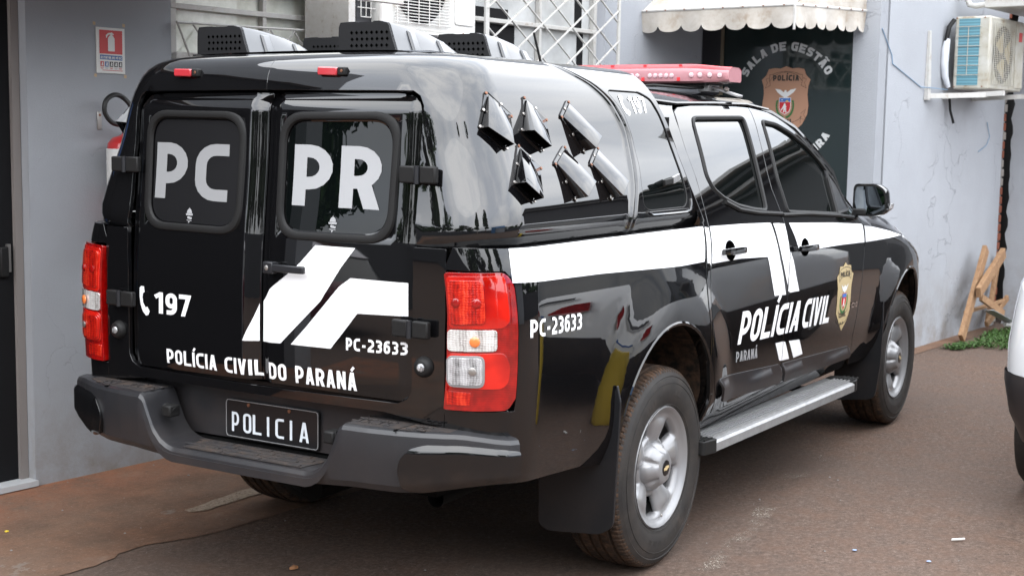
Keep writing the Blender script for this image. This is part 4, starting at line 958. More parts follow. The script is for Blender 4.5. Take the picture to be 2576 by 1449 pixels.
for r in range(4):
    x=-1.245+r*.034
    for k in range(3):
        y=-.165+.165*k+(.04 if r%2 else 0); MB().box((x,y,.5375),(.018,.148,.004)).build('tread_rib','step_top',BP,bev=.001)
MB().box((-1.06,0,.50),(.06,1.3,.07)).build('bumper_beam','dark',T)
# ------------------------------------------------------------------ stripes and lettering on the flank
def side(nm,loops,mat='white',off=.0020,union=False,step=.04,f=SB,par=T,sg=-1.):
    return surf(nm,loops,f,mat,par,step=step,off=off,edge=0,union=union,sg=sg)
for sg in (-1.,1.):
    side('white_stripe',[[(-1.058,1.243),(-1.068,1.143),(-.561,1.133),(-.2,1.120),(.05,1.112),(.273,1.112),(.282,1.125),(.318,1.236),(.316,1.241),(-.4,1.243)]],sg=sg)
    side('white_stripe',[[(.332,1.238),(.303,1.117),(.302,1.104),(.326,1.103),(.333,1.091),(.368,1.234)]],sg=sg)
    side('white_stripe',[[(.382,1.238),(.37,1.19),(.346,1.10),(.646,1.098),(.930,1.085),(.968,1.0),(1.013,.914),(1.150,.907),(1.118,.98),(1.073,1.060),(1.050,1.13),(1.020,1.218),(1.008,1.222),(.70,1.232)]],sg=sg)
    side('white_stripe',[[(1.045,1.218),(1.075,1.12),(1.100,1.06),(1.14,.99),(1.170,.945),(1.192,1.092),(1.176,1.210),(1.10,1.216)]],sg=sg)
    side('white_stripe',[[(1.178,.92),(1.205,.911),(1.318,.908),(1.275,.975),(1.235,1.05),(1.203,1.09),(1.186,1.0)]],sg=sg)
    side('white_stripe',[[(1.232,1.211),(1.28,1.14),(1.316,1.081),(1.520,1.079),(1.9,1.075),(2.261,1.066),(2.262,1.10),(2.255,1.150),(2.236,1.158),(1.8,1.185)]],sg=sg)
    side('white_stripe',[[(2.275,1.147),(2.276,1.066),(2.6,1.062),(3.02,1.056),(2.80,1.090),(2.5,1.126)]],sg=sg,off=.004,step=.03)
    side('white_stripe',[[(1.072,.704),(1.152,.617),(1.182,.613),(1.166,.70)],[(1.171,.70),(1.186,.613),(1.279,.608),(1.196,.694)],[(1.243,.693),(1.335,.605),(1.455,.607),(1.380,.683)]],sg=sg)
    rev=lambda L_,c: [[(2*c-a,b) for a,b in q] for q in L_]
    def put(nm,s,p0,p1,h0,h1,mat,**k):
        L_=place_text(s,p0,p1,h0,h1,**k)
        if sg>0:
            L_=rev(L_,(p0[0]+p1[0])/2)
        for c in perchar(L_): side('letter',c,mat,union=True,sg=sg,off=.0018,step=.05)
    put('agency_lettering','POLÍCIA',(.630,.752),(1.335,.728),(.030,.132),(.045,.133),'white',w=.19,W=.60,gap=.10)
    put('agency_lettering','CIVIL',(1.385,.731),(1.765,.717),(.030,.130),(.030,.130),'white',w=.19,W=.60,gap=.10)
    put('state_lettering','PARANÁ',(.634,.680),(.872,.667),(-.008,.044),(-.008,.044),'greyletter',w=.19,W=.55,gap=.12)
    put('unit_number','PC-23633',(-1.014,.977),(-.706,.970),(0,.054),(0,.052),'white',w=.19,W=.56,gap=.14)
    # shield badge on the front door
    by=[(1.965,.988),(1.995,.972),(2.05,.968),(2.065,.935),(2.092,.925),(2.07,.87),(2.075,.80),(2.078,.75),(2.05,.70),(1.985,.652),(1.925,.70),(1.872,.745),(1.868,.80),(1.862,.87),(1.845,.925),(1.872,.94),(1.885,.972),(1.935,.97)]
    side('door_shield',[by],'gold',off=.0016,sg=sg); sh=COL.objects[-1]; ROOTLOC[sh.name]=np.zeros(3)
    def bd(nm,L_,mat,off=.0028,union=True): side(nm,L_,mat,off=off,union=union,par=sh,sg=sg,step=.03)
    bd('shield_text',place_text('POLÍCIA',(1.895,.918),(2.04,.918),(0,.026),(0,.026),w=.22,W=.58,gap=.14),'ink')
    bd('shield_text',place_text('CIVIL',(1.915,.722),(2.02,.722),(0,.024),(0,.024),w=.22,W=.58,gap=.14),'ink')
    bd('shield_text',place_text('PR',(1.945,.684),(1.995,.684),(0,.013),(0,.013),w=.22,W=.58,gap=.9),'ink')
    bd('shield_line',strip([(1.875,.905)]+arc(1.968,.935,.095,.03,170,10,8)+[(2.06,.905)],.003)+strip([(1.88,.90)]+arc(1.968,.893,.09,.03,170,10,8),.003)+strip([(1.885,.715)]+arc(1.968,.715,.08,.028,180,360,8),.003)+strip([(1.895,.76)]+arc(1.968,.755,.07,.02,180,360,8),.003),'ink')
    bd('shield_eagle',[[(1.915,.882),(1.95,.868),(1.968,.878),(1.986,.868),(2.02,.882),(1.995,.852),(1.975,.845),(1.968,.838),(1.96,.845),(1.94,.852)]],'badgewhite')
    bd('shield_wreath',strip(arc(1.968,.80,.052,.055,150,268,8),.012)+strip(arc(1.968,.80,.052,.055,30,-88,8),.012),'green')
    bd('shield_arms',[[(1.937,.838),(1.999,.838),(1.999,.790),(1.968,.760),(1.937,.790)]],'red'); bd('shield_arms',[[(1.939,.836),(1.997,.836),(1.997,.818),(1.939,.818)]],'blue',.0034)
    bd('shield_figure',[[(1.962,.812),(1.974,.812),(1.976,.79),(1.984,.772),(1.972,.774),(1.966,.785),(1.958,.772),(1.952,.774),(1.960,.792)]],'badgewhite',.0034)
    side('model_badge',place_text('2.8',(2.098,.752),(2.150,.749),(0,.022),(0,.022),w=.2) if False else strip([(2.100,.775),(2.14,.773)],.006)+strip([(2.100,.757),(2.14,.755)],.006)+strip([(2.102,.776),(2.102,.755)],.006)+strip([(2.15,.776),(2.15,.755)],.006)+strip([(2.165,.775),(2.165,.754),(2.185,.753),(2.185,.774),(2.165,.775)],.005),'chrome',off=.004,union=True,sg=sg)
    # door handles
    for x0,z0 in ((.535,1.137),(1.392,1.096)):
        n=SB(x0,z0,1.,sg)-SB(x0,z0,0.,sg); P=SB(x0,z0,0.,sg)
        surf('handle_cup',[[(x0+.052*math.cos(a)+.0,z0+.040*math.sin(a)) for a in np.linspace(0,2*math.pi,20,endpoint=False)]],SB,'hole',T,step=.03,sg=sg,off=.0026,edge=0)
        hx=np.linspace(-.108,.112,12); pr=[]
        pts=[SB(x0+h,z0-.004-.02*h,.012+.028*(1-abs(h/.115)**4),sg) for h in hx]
        V=[];m=len(hx)
        up=np.array([0,0,1.])
        for i,p in enumerate(pts):
            hh=.0145*(1-.25*abs(hx[i]/.115)**3); tt=.008
            for k in range(8):
                a=2*math.pi*k/8; ca,sa=math.cos(a),math.sin(a); V.append(p+up*hh*np.sign(sa)*abs(sa)**.5+n*tt*np.sign(ca)*abs(ca)**.6)
        F=[(i*8+k,i*8+(k+1)%8,(i+1)*8+(k+1)%8,(i+1)*8+k) for i in range(m-1) for k in range(8)]+[tuple(range(8)),tuple((m-1)*8+k for k in range(8))[::-1]]
        MB().add(V,F).build('door_handle','paint',T,smooth=True)
    # side step: extruded aluminium board with ribs and plastic ends
    x0,x1,zs=.405,1.98,.405
    def yo(x): return .950+.034*(x-.40)
    def sp3(x,y,z): return (x,sg*(y+yo(x)-yo(x0)),z)
    g=MB(); g.add([sp3(x,y,z) for x in (x0,x1) for y,z in ((.80,zs+.006),(yo(x0)-.010,zs),(yo(x0),zs-.009),(yo(x0),zs-.042),(.80,zs-.042))],[(0,1,6,5),(1,2,7,6),(2,3,8,7),(3,4,9,8),(0,5,9,4),(0,4,3,2,1),(5,6,7,8,9)])
    g.build('side_step','alu',T); ST=COL.objects[-1]; ROOTLOC[ST.name]=np.zeros(3)
    for y in (.850,.868,.886,.904,.922): MB().bar(sp3(x0,y,zs+.006),sp3(x1,y,zs+.006),.007,.010).build('tread_rib','alu',ST)
    for xa,xb in ((.315,.408),(1.978,2.085)):
        P=rounded([(xa,.80),(xb,.80),(xb,yo(x0)+.004),(xa,yo(x0)-.012)] if xa<1 else [(xa,.80),(xb-.02,.80),(xb,.88),(xb-.03,yo(x0)-.012),(xa,yo(x0)+.004)],.015,3)
        g=MB().prism(P,lambda p,q:sp3(p,q,zs-.047),lambda p,q:sp3(p,q,zs+.009)); g.build('step_end_cap','rubber',ST,bev=.004)
        for k in range(4): MB().bar(sp3(xa+.01,.868+k*.022,zs+.011),sp3(xb-.012,.868+k*.022,zs+.011),.007,.006).build('cap_ridge','rubber',ST)
    for x in (.6,1.2,1.8): MB().box((x,sg*.75,.38),(.05,.2,.02)).build('step_bracket','dark',ST)
    # mud flaps
    g=MB(); P=rounded([(.655,.47),(.655,.235),(.69,.215),(.90,.235),(.945,.27),(.955,.45),(.968,.70),(.955,.76),(.905,.62),(.86,.52),(.80,.475)],[.0,.03,.05,.04,.02,0,.01,.01,.02,.02,.01],4)
    g.prism(P,lambda p,q:(-.452-.03*(q-.2),sg*p,q),lambda p,q:(-.464-.03*(q-.2),sg*p,q)); g.build('mud_flap','flap',T,bev=.003)
    P=rounded([(.70,.40),(.70,.185),(.92,.215),(.945,.40),(.952,.62),(.95,.74),(.90,.55),(.86,.45)],[0,.03,.04,.02,0,.01,.02,.01],4)
    g=MB().prism(P,lambda p,q:(2.62-.03*(q-.2),sg*p,q),lambda p,q:(2.606-.03*(q-.2),sg*p,q)); g.build('mud_flap','flap',T,bev=.003)
    # mirror
    def mp_(d,y,z): return (2.265+d,sg*y,z)
    face=rounded([(.868,1.350),(.985,1.356),(1.030,1.325),(1.040,1.22),(.99,1.198),(.885,1.196),(.866,1.225)],[.02,.04,.03,.03,.03,.02,.02],4)
    V=[];c=np.mean(face,axis=0);prof=[(.0,1.0),(.02,1.045),(.06,1.02),(.10,.88),(.13,.62),(.142,.3)]
    for d,s_ in prof: V+=[mp_(d+(.0),c[0]+(p[0]-c[0])*s_,c[1]+(p[1]-c[1])*s_) for p in face]
    m=len(face);F=[(i*m+k,i*m+(k+1)%m,(i+1)*m+(k+1)%m,(i+1)*m+k) for i in range(5) for k in range(m)]+[tuple(5*m+k for k in range(m))]
    MB().add(V,F).build('door_mirror','paint',T,smooth=True); MR=COL.objects[-1]; ROOTLOC[MR.name]=np.zeros(3)
    MB().add([mp_(.004,c[0]+(p[0]-c[0])*.99,c[1]+(p[1]-c[1])*.99) for p in face],[tuple(range(m))]).build('mirror_frame','rubber',MR)
    MB().add([mp_(-.001,c[0]+(p[0]-c[0])*.89,c[1]+(p[1]-c[1])*.88) for p in face],[tuple(range(m))]).build('mirror_glass','mirror',MR)
    MB().prism([(1.0,1.20),(1.046,1.235),(1.05,1.262),(1.035,1.235),(1.0,1.212)],lambda p,q:mp_(.03,p,q),lambda p,q:mp_(.09,p,q)).build('indicator','clearcrystal',MR,bev=.003)
    MB().box((2.30,sg*.885,1.215),(.09,.10,.035)).build('mirror_arm','rubber',MR,bev=.008)
    # roof level phone number on the canopy
    if sg<0:
        side('phone_number',place_text('197',(.018,1.660),(.155,1.664),(-.012,.062),(-.012,.060),w=.2,W=.56,gap=.12),'white',f=SC,union=True,off=-.0028)
        side('phone_symbol',[[(-.060+.10*a,1.655+.07*b) for a,b in PHONE]],'white',f=SC,off=-.0028)
    # canopy window latch
    P=SC(.115,1.410,.012,sg); Q=SC(.175,1.412,.035,sg)
    MB().tube([SC(.12,1.41,0.,sg),P,SC(.12,1.41,.03,sg)],.012,10).build('window_latch','rubber',T,smooth=True); LT=COL.objects[-1]; ROOTLOC[LT.name]=np.zeros(3)
    g=MB(); g.bar(SC(.05,1.402,.026,sg),SC(.12,1.408,.030,sg),.012,.022); g.build('latch_lever','rubber',LT,bev=.003)
    g=MB(); g.bar(SC(.12,1.408,.030,sg),SC(.19,1.420,.028,sg),.010,.028); g.build('latch_lever','alu',LT,bev=.003)
    # ribbed rear quarter scoops
SCOOPS=[((-1.009,1.709),(-.883,1.636),(-.968,1.525),(-1.061,1.595)),((-.769,1.701),(-.643,1.628),(-.726,1.519),(-.848,1.587)),((-.883,1.552),(-.765,1.476),(-.881,1.365),(-.985,1.428)),
        ((-.552,1.641),(-.471,1.695),(-.359,1.567),(-.44,1.513)),((-.677,1.49),(-.569,1.547),(-.495,1.418),(-.603,1.361)),((-.432,1.485),(-.340,1.543),(-.26,1.415),(-.352,1.357))]
# each: hinge edge a-b, mouth edge d-c (a above d, b above c)
for sg in (-1.,1.):
    for qi,(a,b,c,d) in enumerate(SCOOPS):
        a,b,c,d=[np.array(x) for x in (a,b,c,d)]
        def uvw(u,v,w): 
            p=(a*(1-u)+b*u)*(1-v)+(d*(1-u)+c*u)*v; return SC(p[0],p[1],w,sg)
        g=MB(); pp=rounded([(-.0,0),(1,0),(1,1),(0,1)],.08,3)
        g.prism(pp,lambda u,v:uvw(u,v,-.004),lambda u,v:uvw(u,v,.0045)); g.build('air_scoop','canopy',T,smooth=False); S_=COL.objects[-1]; ROOTLOC[S_.name]=np.zeros(3)
        H=.046
        g=MB(); A=[uvw(.10,.08,.006),uvw(.90,.08,.006),uvw(.88,.99,H),uvw(.12,.99,H),uvw(.08,.95,.006),uvw(.92,.95,.006)]
        g.add(A,[(0,1,2,3),(0,3,4),(1,5,2)]); o=obj('scoop_hood',g.V,g.F,'canopy',S_)
        so=o.modifiers.new('solid','SOLIDIFY'); so.thickness=.003; so.offset=0; bevel(o,.003)
        obj('scoop_mouth',[uvw(.10,.90,.006),uvw(.90,.90,.006),uvw(.87,.88,H*.90),uvw(.13,.88,H*.90)],[(0,1,2,3)],'hole',S_)
        for u,v in ((.04,.06),(.5,.035),(.96,.06),(.035,.5),(.965,.5),(.04,.93),(.96,.93)):
            P=uvw(u,v,.0045); n=uvw(u,v,.05)-P
            MB().disc(P,n,.0052,.003,8).build('rivet','rivet' if (u+v*3+qi)%1>.45 else 'bolt',S_,smooth=True)
# ------------------------------------------------------------------ wheels
def wheel():
    R=.372; hw=.1225
    W0=MB().lathe([(.0001,-.06),(.15,-.06),(.165,-.02),(.165,.03),(.0001,.035)],(0,0,0),(0,-1,0),32).build('wheel','dark',T,smooth=True); W0.location=(0,0,0); ROOTLOC[W0.name]=np.zeros(3)
    # tyre: rubber carcass and notched tread
    n=144; pr=[(.208,.085),(.214,.104),(.222,.108),(.228,.106),(.24,.114),(.27,.1225),(.30,.1235),(.325,.119),(.334,.1155),(.337,.1175),(.345,.113),(.354,.108),(.360,.104)]
    MB().lathe(pr,(0,0,0),(0,-1,0),96).lathe([(r,-h) for r,h in pr],(0,0,0),(0,-1,0),64).build('tyre','tyre',W0,smooth=True)
    tr=[(.352,.110,1),(.360,.105,1),(.3665,.097,1),(.369,.088,1),(.3705,.076,.4),(.3705,.072,.0),(.362,.070,0),(.362,.060,0),(.3715,.058,0),(.3720,.048,.5),(.3720,.036,.5),(.3720,.026,0),(.363,.024,0),(.363,.014,0),(.3725,.012,0),(.3725,0.0,.3)]
    tr=tr+[(r,-h,k) for r,h,k in tr[::-1][1:]]
    V=[];m=len(tr); n=432
    for k in range(n):
        a=2*math.pi*k/n; notch=1 if k%4==0 else 0
        for r,h,q in tr:
            rr=r-.0045*q*notch; V.append((rr*math.cos(a+h*.25),-h,rr*math.sin(a+h*.25)))
    F=[(k*m+i,((k+1)%n)*m+i,((k+1)%n)*m+i+1,k*m+i+1) for k in range(n) for i in range(m-1)]
    o=MB().add(V,F).build('tyre_tread','tread',W0,smooth=False)
    # raised maker's name on the sidewall
    def side_t(u,v,off=0.,sg=1.):
        u=np.asarray(u,float);v=np.asarray(v,float); y=.1165+.006*np.sin(np.clip((v-.235)/.095,0,1)*math.pi)+.0012
        return np.stack([-v*np.cos(u)*-1,-y,v*np.sin(u)],-1)
    def tt(s,a0,a1,r,h,w=.2):
        L_=place_text(s,(a0,r),(a1,r),(0,h),(0,h),w=w,W=.62,gap=.35); V,F=tri2d(L_,0,True,False); 
        return side_t(math.pi-V[:,0] if False else -V[:,0],V[:,1]),F
    g=MB()
    for s_,a0,a1 in (('FIRESTONE',-math.radians(128),-math.radians(56)),('FIRESTONE',math.radians(52),math.radians(124))):
        V,F=tt(s_,a0,a1,.268,.030); obj('tyre_lettering',V,F,'tyre',W0)
    for r in (.233,.312): MB().tube([(r*math.cos(a),-.1175-(.0 if r<.25 else .0045),r*math.sin(a)) for a in np.linspace(0,2*math.pi,64,endpoint=False)],.0014,5,closed=True).build('sidewall_ring','tyre',W0,smooth=True)
    # rim face
    rs=np.array([.060,.068,.078,.088,.098,.108,.118,.128,.138,.148,.158,.168,.176,.183,.189,.194,.199,.203,.207,.212,.217,.2205,.222,.221,.216])
    nth=120; V=[];
    base=np.interp(rs,[.06,.08,.11,.15,.18,.19,.199,.207,.212,.217,.2205,.222],[.060,.058,.064,.076,.082,.085,.088,.094,.098,.1035,.107,.104])
    base[-2]=.098;base[-1]=.092
    off=math.radians(38)
    def pk(th,r):
        c=np.cos(5*(th-off)); a=sst(-.2,.5,c); w=sst(.104,.122,r)*(1-sst(.178,.195,r)); return a*w
    for k in range(nth):
        th=2*math.pi*k/nth
        for r,b in zip(rs,base):
            p=pk(th,r); cc=np.cos(5*(th-off)); rib=.010*sst(-.2,-1,cc)*sst(.07,.10,r)*(1-sst(.165,.19,r)) if False else .012*(1-sst(-1,-.1,cc))*sst(.075,.105,r)*(1-sst(.16,.188,r))
            V.append((r*math.cos(th),-(b+rib-.030*p),r*math.sin(th)))
    m=len(rs);F=[]
    for k in range(nth):
        l=(k+1)%nth
        for i in range(m-1):
            th=2*math.pi*(k+.5)/nth; 
            if pk(th,(rs[i]+rs[i+1])/2)>.72: continue
            F.append((k*m+i,l*m+i,l*m+i+1,k*m+i+1))
    o=MB().add(V,F).build('rim','rim',W0,smooth=True); so=o.modifiers.new('solid','SOLIDIFY'); so.thickness=.006; so.offset=1
    try: o.data.set_sharp_from_angle(angle=math.radians(75))
    except Exception: pass
    MB().lathe([(.2,.06),(.195,.0),(.205,-.08)],(0,0,0),(0,-1,0),48).build('rim_barrel','rim',W0,smooth=True)
    # hub cap with six lobes
    V=[];rr=[.0001,.030,.048,.056,.062,.070,.080,.088,.093];hh=[.126,.126,.1245,.1215,.116,.104,.096,.084,.066]
    for k in range(72):
        th=2*math.pi*k/72; c=math.cos(6*th)
        for r,h in zip(rr,hh):
            s_=1+(.035*c if r>.05 else 0); hd=h-(.014*(1-float(sst(-.95,-.70,c))) if r>.060 else 0)
            V.append((r*s_*math.cos(th),-hd,r*s_*math.sin(th)))
    m=9;F=[(k*m+i,((k+1)%72)*m+i,((k+1)%72)*m+i+1,k*m+i+1) for k in range(72) for i in range(8)]
    MB().add(V,F).build('hub_cap','rim',W0,smooth=True)
    MB().disc((0,-.1262,0),(0,-1,0),.029,.002,28).build('hub_emblem_disc','plate',W0,smooth=True)
    MB().prism([(-.020,-.0045),(-.006,-.0045),(-.007,-.008),(.007,-.008),(.007,-.0045),(.021,-.0045),(.020,.0045),(.006,.0045),(.007,.008),(-.007,.008),(-.007,.0045),(-.021,.0045)],lambda p,q:(p,-.128,q),lambda p,q:(p,-.1297,q)).build('hub_emblem','gold',W0)
    MB().disc((0.0,-.1,-.190),(0,-1,0),.006,.004,8).build('balance_weight','rivet',W0)
    return W0
w0=wheel(); kids=[o for o in COL.objects if o.parent==w0]
w0.location=(0.012,-.79,.372); w0.rotation_euler=(0,math.radians(-8),0)
for loc,rz,ry in (((3.09,-.785,.372),0,25),((0.0,.785,.372),math.pi,0),((3.09,.785,.372),math.pi,40)):
    c=w0.copy(); COL.objects.link(c); c.location=loc; c.rotation_euler=(0,math.radians(ry),rz); c.parent=T
    for k in kids:
        q=k.copy(); COL.objects.link(q); q.parent=c
# ------------------------------------------------------------------ roof furniture
def cowl(x0,x1,yc,lab=None):
    w=.118; L_=x1-x0; zb=1.838; H=.098
    secs=[(0,1.0),(.05,1.0),(.30,.92),(.55,.76),(.75,.55),(.9,.28),(1,.02)]
    V=[]
    for t,h in secs:
        x=x0+L_*t; hh=H*h; 
        top=.86
        pts=[(1,0),(1,.5),(.985,.85),(.93,1.0),(.6,1.02),(.4,1.02),(.36,1.0),(-.2,1.0),(-.23,1.03),(-.45,1.03),(-.50,1.0),(-.68,.97),(-.74,.88),(-.86,.45),(-1.0,0)]
        for a,b in pts: V.append((x,yc+a*w,zb+hh*b))
    m=len(pts);F=[(i*m+j,i*m+j+1,(i+1)*m+j+1,(i+1)*m+j) for i in range(len(secs)-1) for j in range(m-1)]
    o=MB().add(V,F).build('roof_vent','vent',T,smooth=True); ROOTLOC[o.name]=np.zeros(3)
    MB().add([(x0-.002,y,z) for x,y,z in V[:m]]+[(x0+.012,y,z) for x,y,z in V[:m]],[tuple(range(m))]+[(i,i+1,m+i+1,m+i) for i in range(m-1)]).build('vent_grille','perf',o)
    g=MB()
    for r in range(3):
        for c in range(8):
            y=yc+.062-c*.0205+(0 if r!=1 else -.002); z=zb+.022+r*.021; e=.0062
            g.add([(x0-.0035,y+e,z),(x0-.0035,y,z+e),(x0-.0035,y-e,z),(x0-.0035,y,z-e)],[(0,1,2,3)])
    g.build('grille_holes','hole',o)
    for t in (.22,.62):
        hh=np.interp(t+.05,[a for a,b in secs],[b for a,b in secs])*H
        hl=np.interp(t,[a for a,b in secs],[b for a,b in secs])*H
        g=MB(); x=x0+L_*t
        f=lambda dx,fr,out,hq:(x+dx,yc-w*(1.0-.26*fr/.88)-out,zb+hq*fr)
        g.add([f(0,.02,.002,hl),f(.045,.02,.002,hh),f(.045,.82,.002,hh),f(0,.82,.002,hl),f(.004,.02,.010,hl),f(.041,.02,.010,hh),f(.038,.76,.008,hh),f(.006,.76,.008,hl)],[(4,5,6,7),(0,4,7,3),(1,2,6,5),(3,7,6,2),(0,1,5,4)]).build('vent_rib','vent',o,bev=.002)
    MB().box((x0+L_/2,yc,zb-.0),(L_+.03,2*w+.02,.006)).build('vent_base','perf',o)
for x0,x1 in ((-.85,-.42),(-.27,.12)):
    for yc in (.440,-.195): cowl(x0,x1,yc)
MB().tube([(.62,-.02,1.80),(.60,-.02,1.86),(.545,-.01,2.00)],[.008,.006,.0045],8).build('antenna','rubber',T,smooth=True)
# light bar
XC,HW=1.15,.672
def lbsec(y):
    a=abs(y); tp=float(sst(.50,HW,a)); d=.145-.075*tp**1.6; z0=1.806+.008*tp; z1=1.887-.010*tp; zm=1.869-.006*tp
    return [(XC-d,y,z0+.008),(XC-d-.004,y,zm-.012),(XC-d,y,zm),(XC-d+.02,y,z1-.004),(XC-d+.035,y,z1),(XC+d-.035,y,z1),(XC+d-.02,y,z1-.004),(XC+d,y,zm),(XC+d,y,z0+.008),(XC+d-.01,y,z0),(XC-d+.01,y,z0)]
ys=np.concatenate([np.linspace(-HW,-.5,9),np.linspace(-.45,.45,9),np.linspace(.5,HW,9)])
V=[];[V.extend(lbsec(y)) for y in ys]; K=11;n=len(ys)
Ft=[];Fb=[]
for i in range(n-1):
    for j in range(K):
        q=(i*K+j,i*K+(j+1)%K,(i+1)*K+(j+1)%K,(i+1)*K+j); (Ft if j in (2,3,4,5,6) else Fb).append(q)
ends=[tuple(range(K)),tuple((n-1)*K+j for j in range(K))[::-1]]
LB=MB().add(V,Fb+ends).build('light_bar','pinkclear',T,smooth=True); ROOTLOC[LB.name]=np.zeros(3)
MB().add([(x,y*1.002,z+.001) for x,y,z in V],Ft).build('light_bar_dome','dome',LB,smooth=True)
MB().add([(x-.001 if j%K in(0,1,2) else x,y,z) for j,(x,y,z) in enumerate(V)],[]).V
for y0 in (-.47,-.30,-.14,.02,.18,.34,.5):
    s0=lbsec(y0); MB().bar(np.array(s0[0])+np.array([-.003,0,0]),np.array(s0[3])+np.array([-.003,0,.002]),.014,.006,up=(1,0,0)).build('dome_joint','dome',LB)
for y0 in (-.385,-.22,-.06,.10,.26,.42):
    for k in range(5):
        y=y0+(k-2)*.026; MB().lathe([(.0001,.006),(.009,.004),(.011,0)],(XC-.147,y,1.838),(-1,0,0),12).build('led_lens','ledlens',LB,smooth=True)
for k in range(4):
    y=-.53-.035*k; s0=lbsec(y); MB().lathe([(.0001,.006),(.009,.004),(.011,0)],(s0[1][0]-.0,y,1.840),(-1,-.4,0),12).build('led_lens','ledlens',LB,smooth=True)
MB().box((XC,0,1.806),(.20,1.15,.016)).build('bar_base','rubber',LB,bev=.003)
for sg in (-1,1):
    g=MB().box((XC,sg*.55,1.790),(.12,.05,.035)).bar((XC,sg*.57,1.792),(XC+.0,sg*.70,1.752),.05,.012)
    g.build('bar_bracket','alu',LB,bev=.003)
    MB().disc((XC-.02,sg*.64,1.778),(-.5,sg*.5,.8),.012,.012,6).build('bracket_bolt','rivet',LB)
MB().tube([(XC-.15,-.10,1.80),(XC-.22,-.20,1.785),(XC-.20,-.38,1.795),(XC-.12,-.52,1.785),(XC-.06,-.55,1.79)],.006,8).build('bar_cable','rubber',LB,smooth=True)
# door number-plate sized latch and sill under the light: filler on bonnet side lamp reflections omitted
# ================================================================== the place
_a=math.radians(-6.28); EX=np.array([math.cos(_a),math.sin(_a),0.]); EY=np.array([-math.sin(_a),math.cos(_a),0.]); W0_=np.array([-.51,1.876,0.])
def B(u,v,z): return W0_+EX*u+EY*v+np.array([0,0,z])
BR=np.stack([EX,EY,[0,0,1]],1)
def bbox(g,u0,u1,v0,v1,z0,z1): return g.box(B((u0+u1)/2,(v0+v1)/2,(z0+z1)/2),(abs(u1-u0),abs(v1-v0),abs(z1-z0)),BR)
def stt(o): o['kind']='structure'; return o
# ground sheets
g=MB(); xs=np.linspace(-60,60,61)
stt(obj('ground',[(-150,-150,-.02),(150,-150,-.02),(150,150,-.02),(-150,150,-.02)],[(0,1,2,3)],'asphalt'))
def sheet(name,poly,z,mat,step=.25,amp=0,kind='structure'):
    V,F=tri2d([poly],step,False,True); V3=[(x,y,z+amp*math.sin(x*1.7+y*.9)) for x,y in V]
    o=obj(name,V3,F,mat,smooth=True)
    if kind: o['kind']=kind
    return o
sheet('asphalt_yard',[(-14,-14),(14,-14),(14,3.2),(-14,3.2)],-.004,'asphalt',2.)
def wob(P,st,am,seed=3,opn=False):
    d=densify(P,st)
    if opn:
        k=int(math.ceil(np.linalg.norm(np.array(P[0])-np.array(P[-1]))/st)); d=np.vstack([d[:-k],[P[-1]]])
    r=np.random.RandomState(seed); return [tuple(p) for p in d+r.uniform(-am,am,d.shape)]
edge=[(-6,.95),(-3,.85),(-1.45,.80),(-1.29,.82),(-1.14,.81),(-1.04,.82),(-.99,.85),(-.86,.845),(-.78,.80),(-.59,.74),(-.17,.71),(.8,.62),(2.5,.48),(4.2,.30),(5.2,-.28),(6.0,-.36),(7.5,-.55)]
top=[(7.5,1.6),(5,1.75),(2,1.85),(-6,2.7)]
sheet('concrete_apron',wob(edge,.06,.005,opn=True)+top,.0,'concrete',.3)
MBp=[(-.43,1.055),(-.44,1.02),(-.40,.985),(-.12,.985),(.6,.90),(3.2,.60),(3.2,.69),(.6,1.0),(.02,1.085)]
sheet('kerb_paint_strip',wob(MBp,.05,.006,5),.0045,'oldpaint',.2)
for i,P in enumerate(([(.02,-1.035),(.10,-1.10),(.60,-1.05),(1.02,-.985),(1.0,-.90),(.53,-.985)],[(1.50,-.83),(1.64,-.90),(1.76,-.88),(1.62,-.80)],[(1.95,-.835),(1.99,-.905),(2.03,-.895),(1.99,-.85),(2.16,-.81),(2.15,-.80),(1.97,-.825)])):
    sheet('bay_line_paint',wob(P,.03,.004,i),.0005,'wornpaint',.1)
# ---------------- police building
bl=thing('police_building','pale grey rendered single storey police building with barred windows behind the pickup','building',tuple(B(0,0,0)))
def wallbox(nm,mat,*a,par=bl): g=MB(); bbox(g,*a); return g.build(nm,mat,par)
ZT=3.9
wallbox('wall','wallL',0,.771,0,.25,-.02,ZT)
wallbox('wall','wallL',.771,2.05,0,.25,-.02,1.90)
wallbox('wall','wallL',.771,2.05,0,.25,3.0,ZT)
wallbox('wall','wallR',2.02,2.90,0,.25,-.02,ZT)
wallbox('wall','wallR',2.90,4.42,0,.25,-.02,1.985)
wallbox('wall','wallR',2.90,4.42,0,.25,3.0,ZT)
wallbox('wall','wallR',4.42,5.74,0,.25,-.02,ZT)
wallbox('wall','wallR',5.74,8.43,-1.394,-1.20,-.02,ZT)
wallbox('wall','wallR',5.742,5.90,-1.2,.25,2.46,ZT)
wallbox('wall','wallL',-4.1,-3.8,.0,.25,-.02,ZT)
wallbox('garage_opening','black',-3.8,-.98,.12,.2,-.02,2.9)
wallbox('wall','wallL',-3.8,-.98,.0,.25,2.9,ZT)
wallbox('lintel','wallL',-.98,0,.0,.25,2.6,ZT)
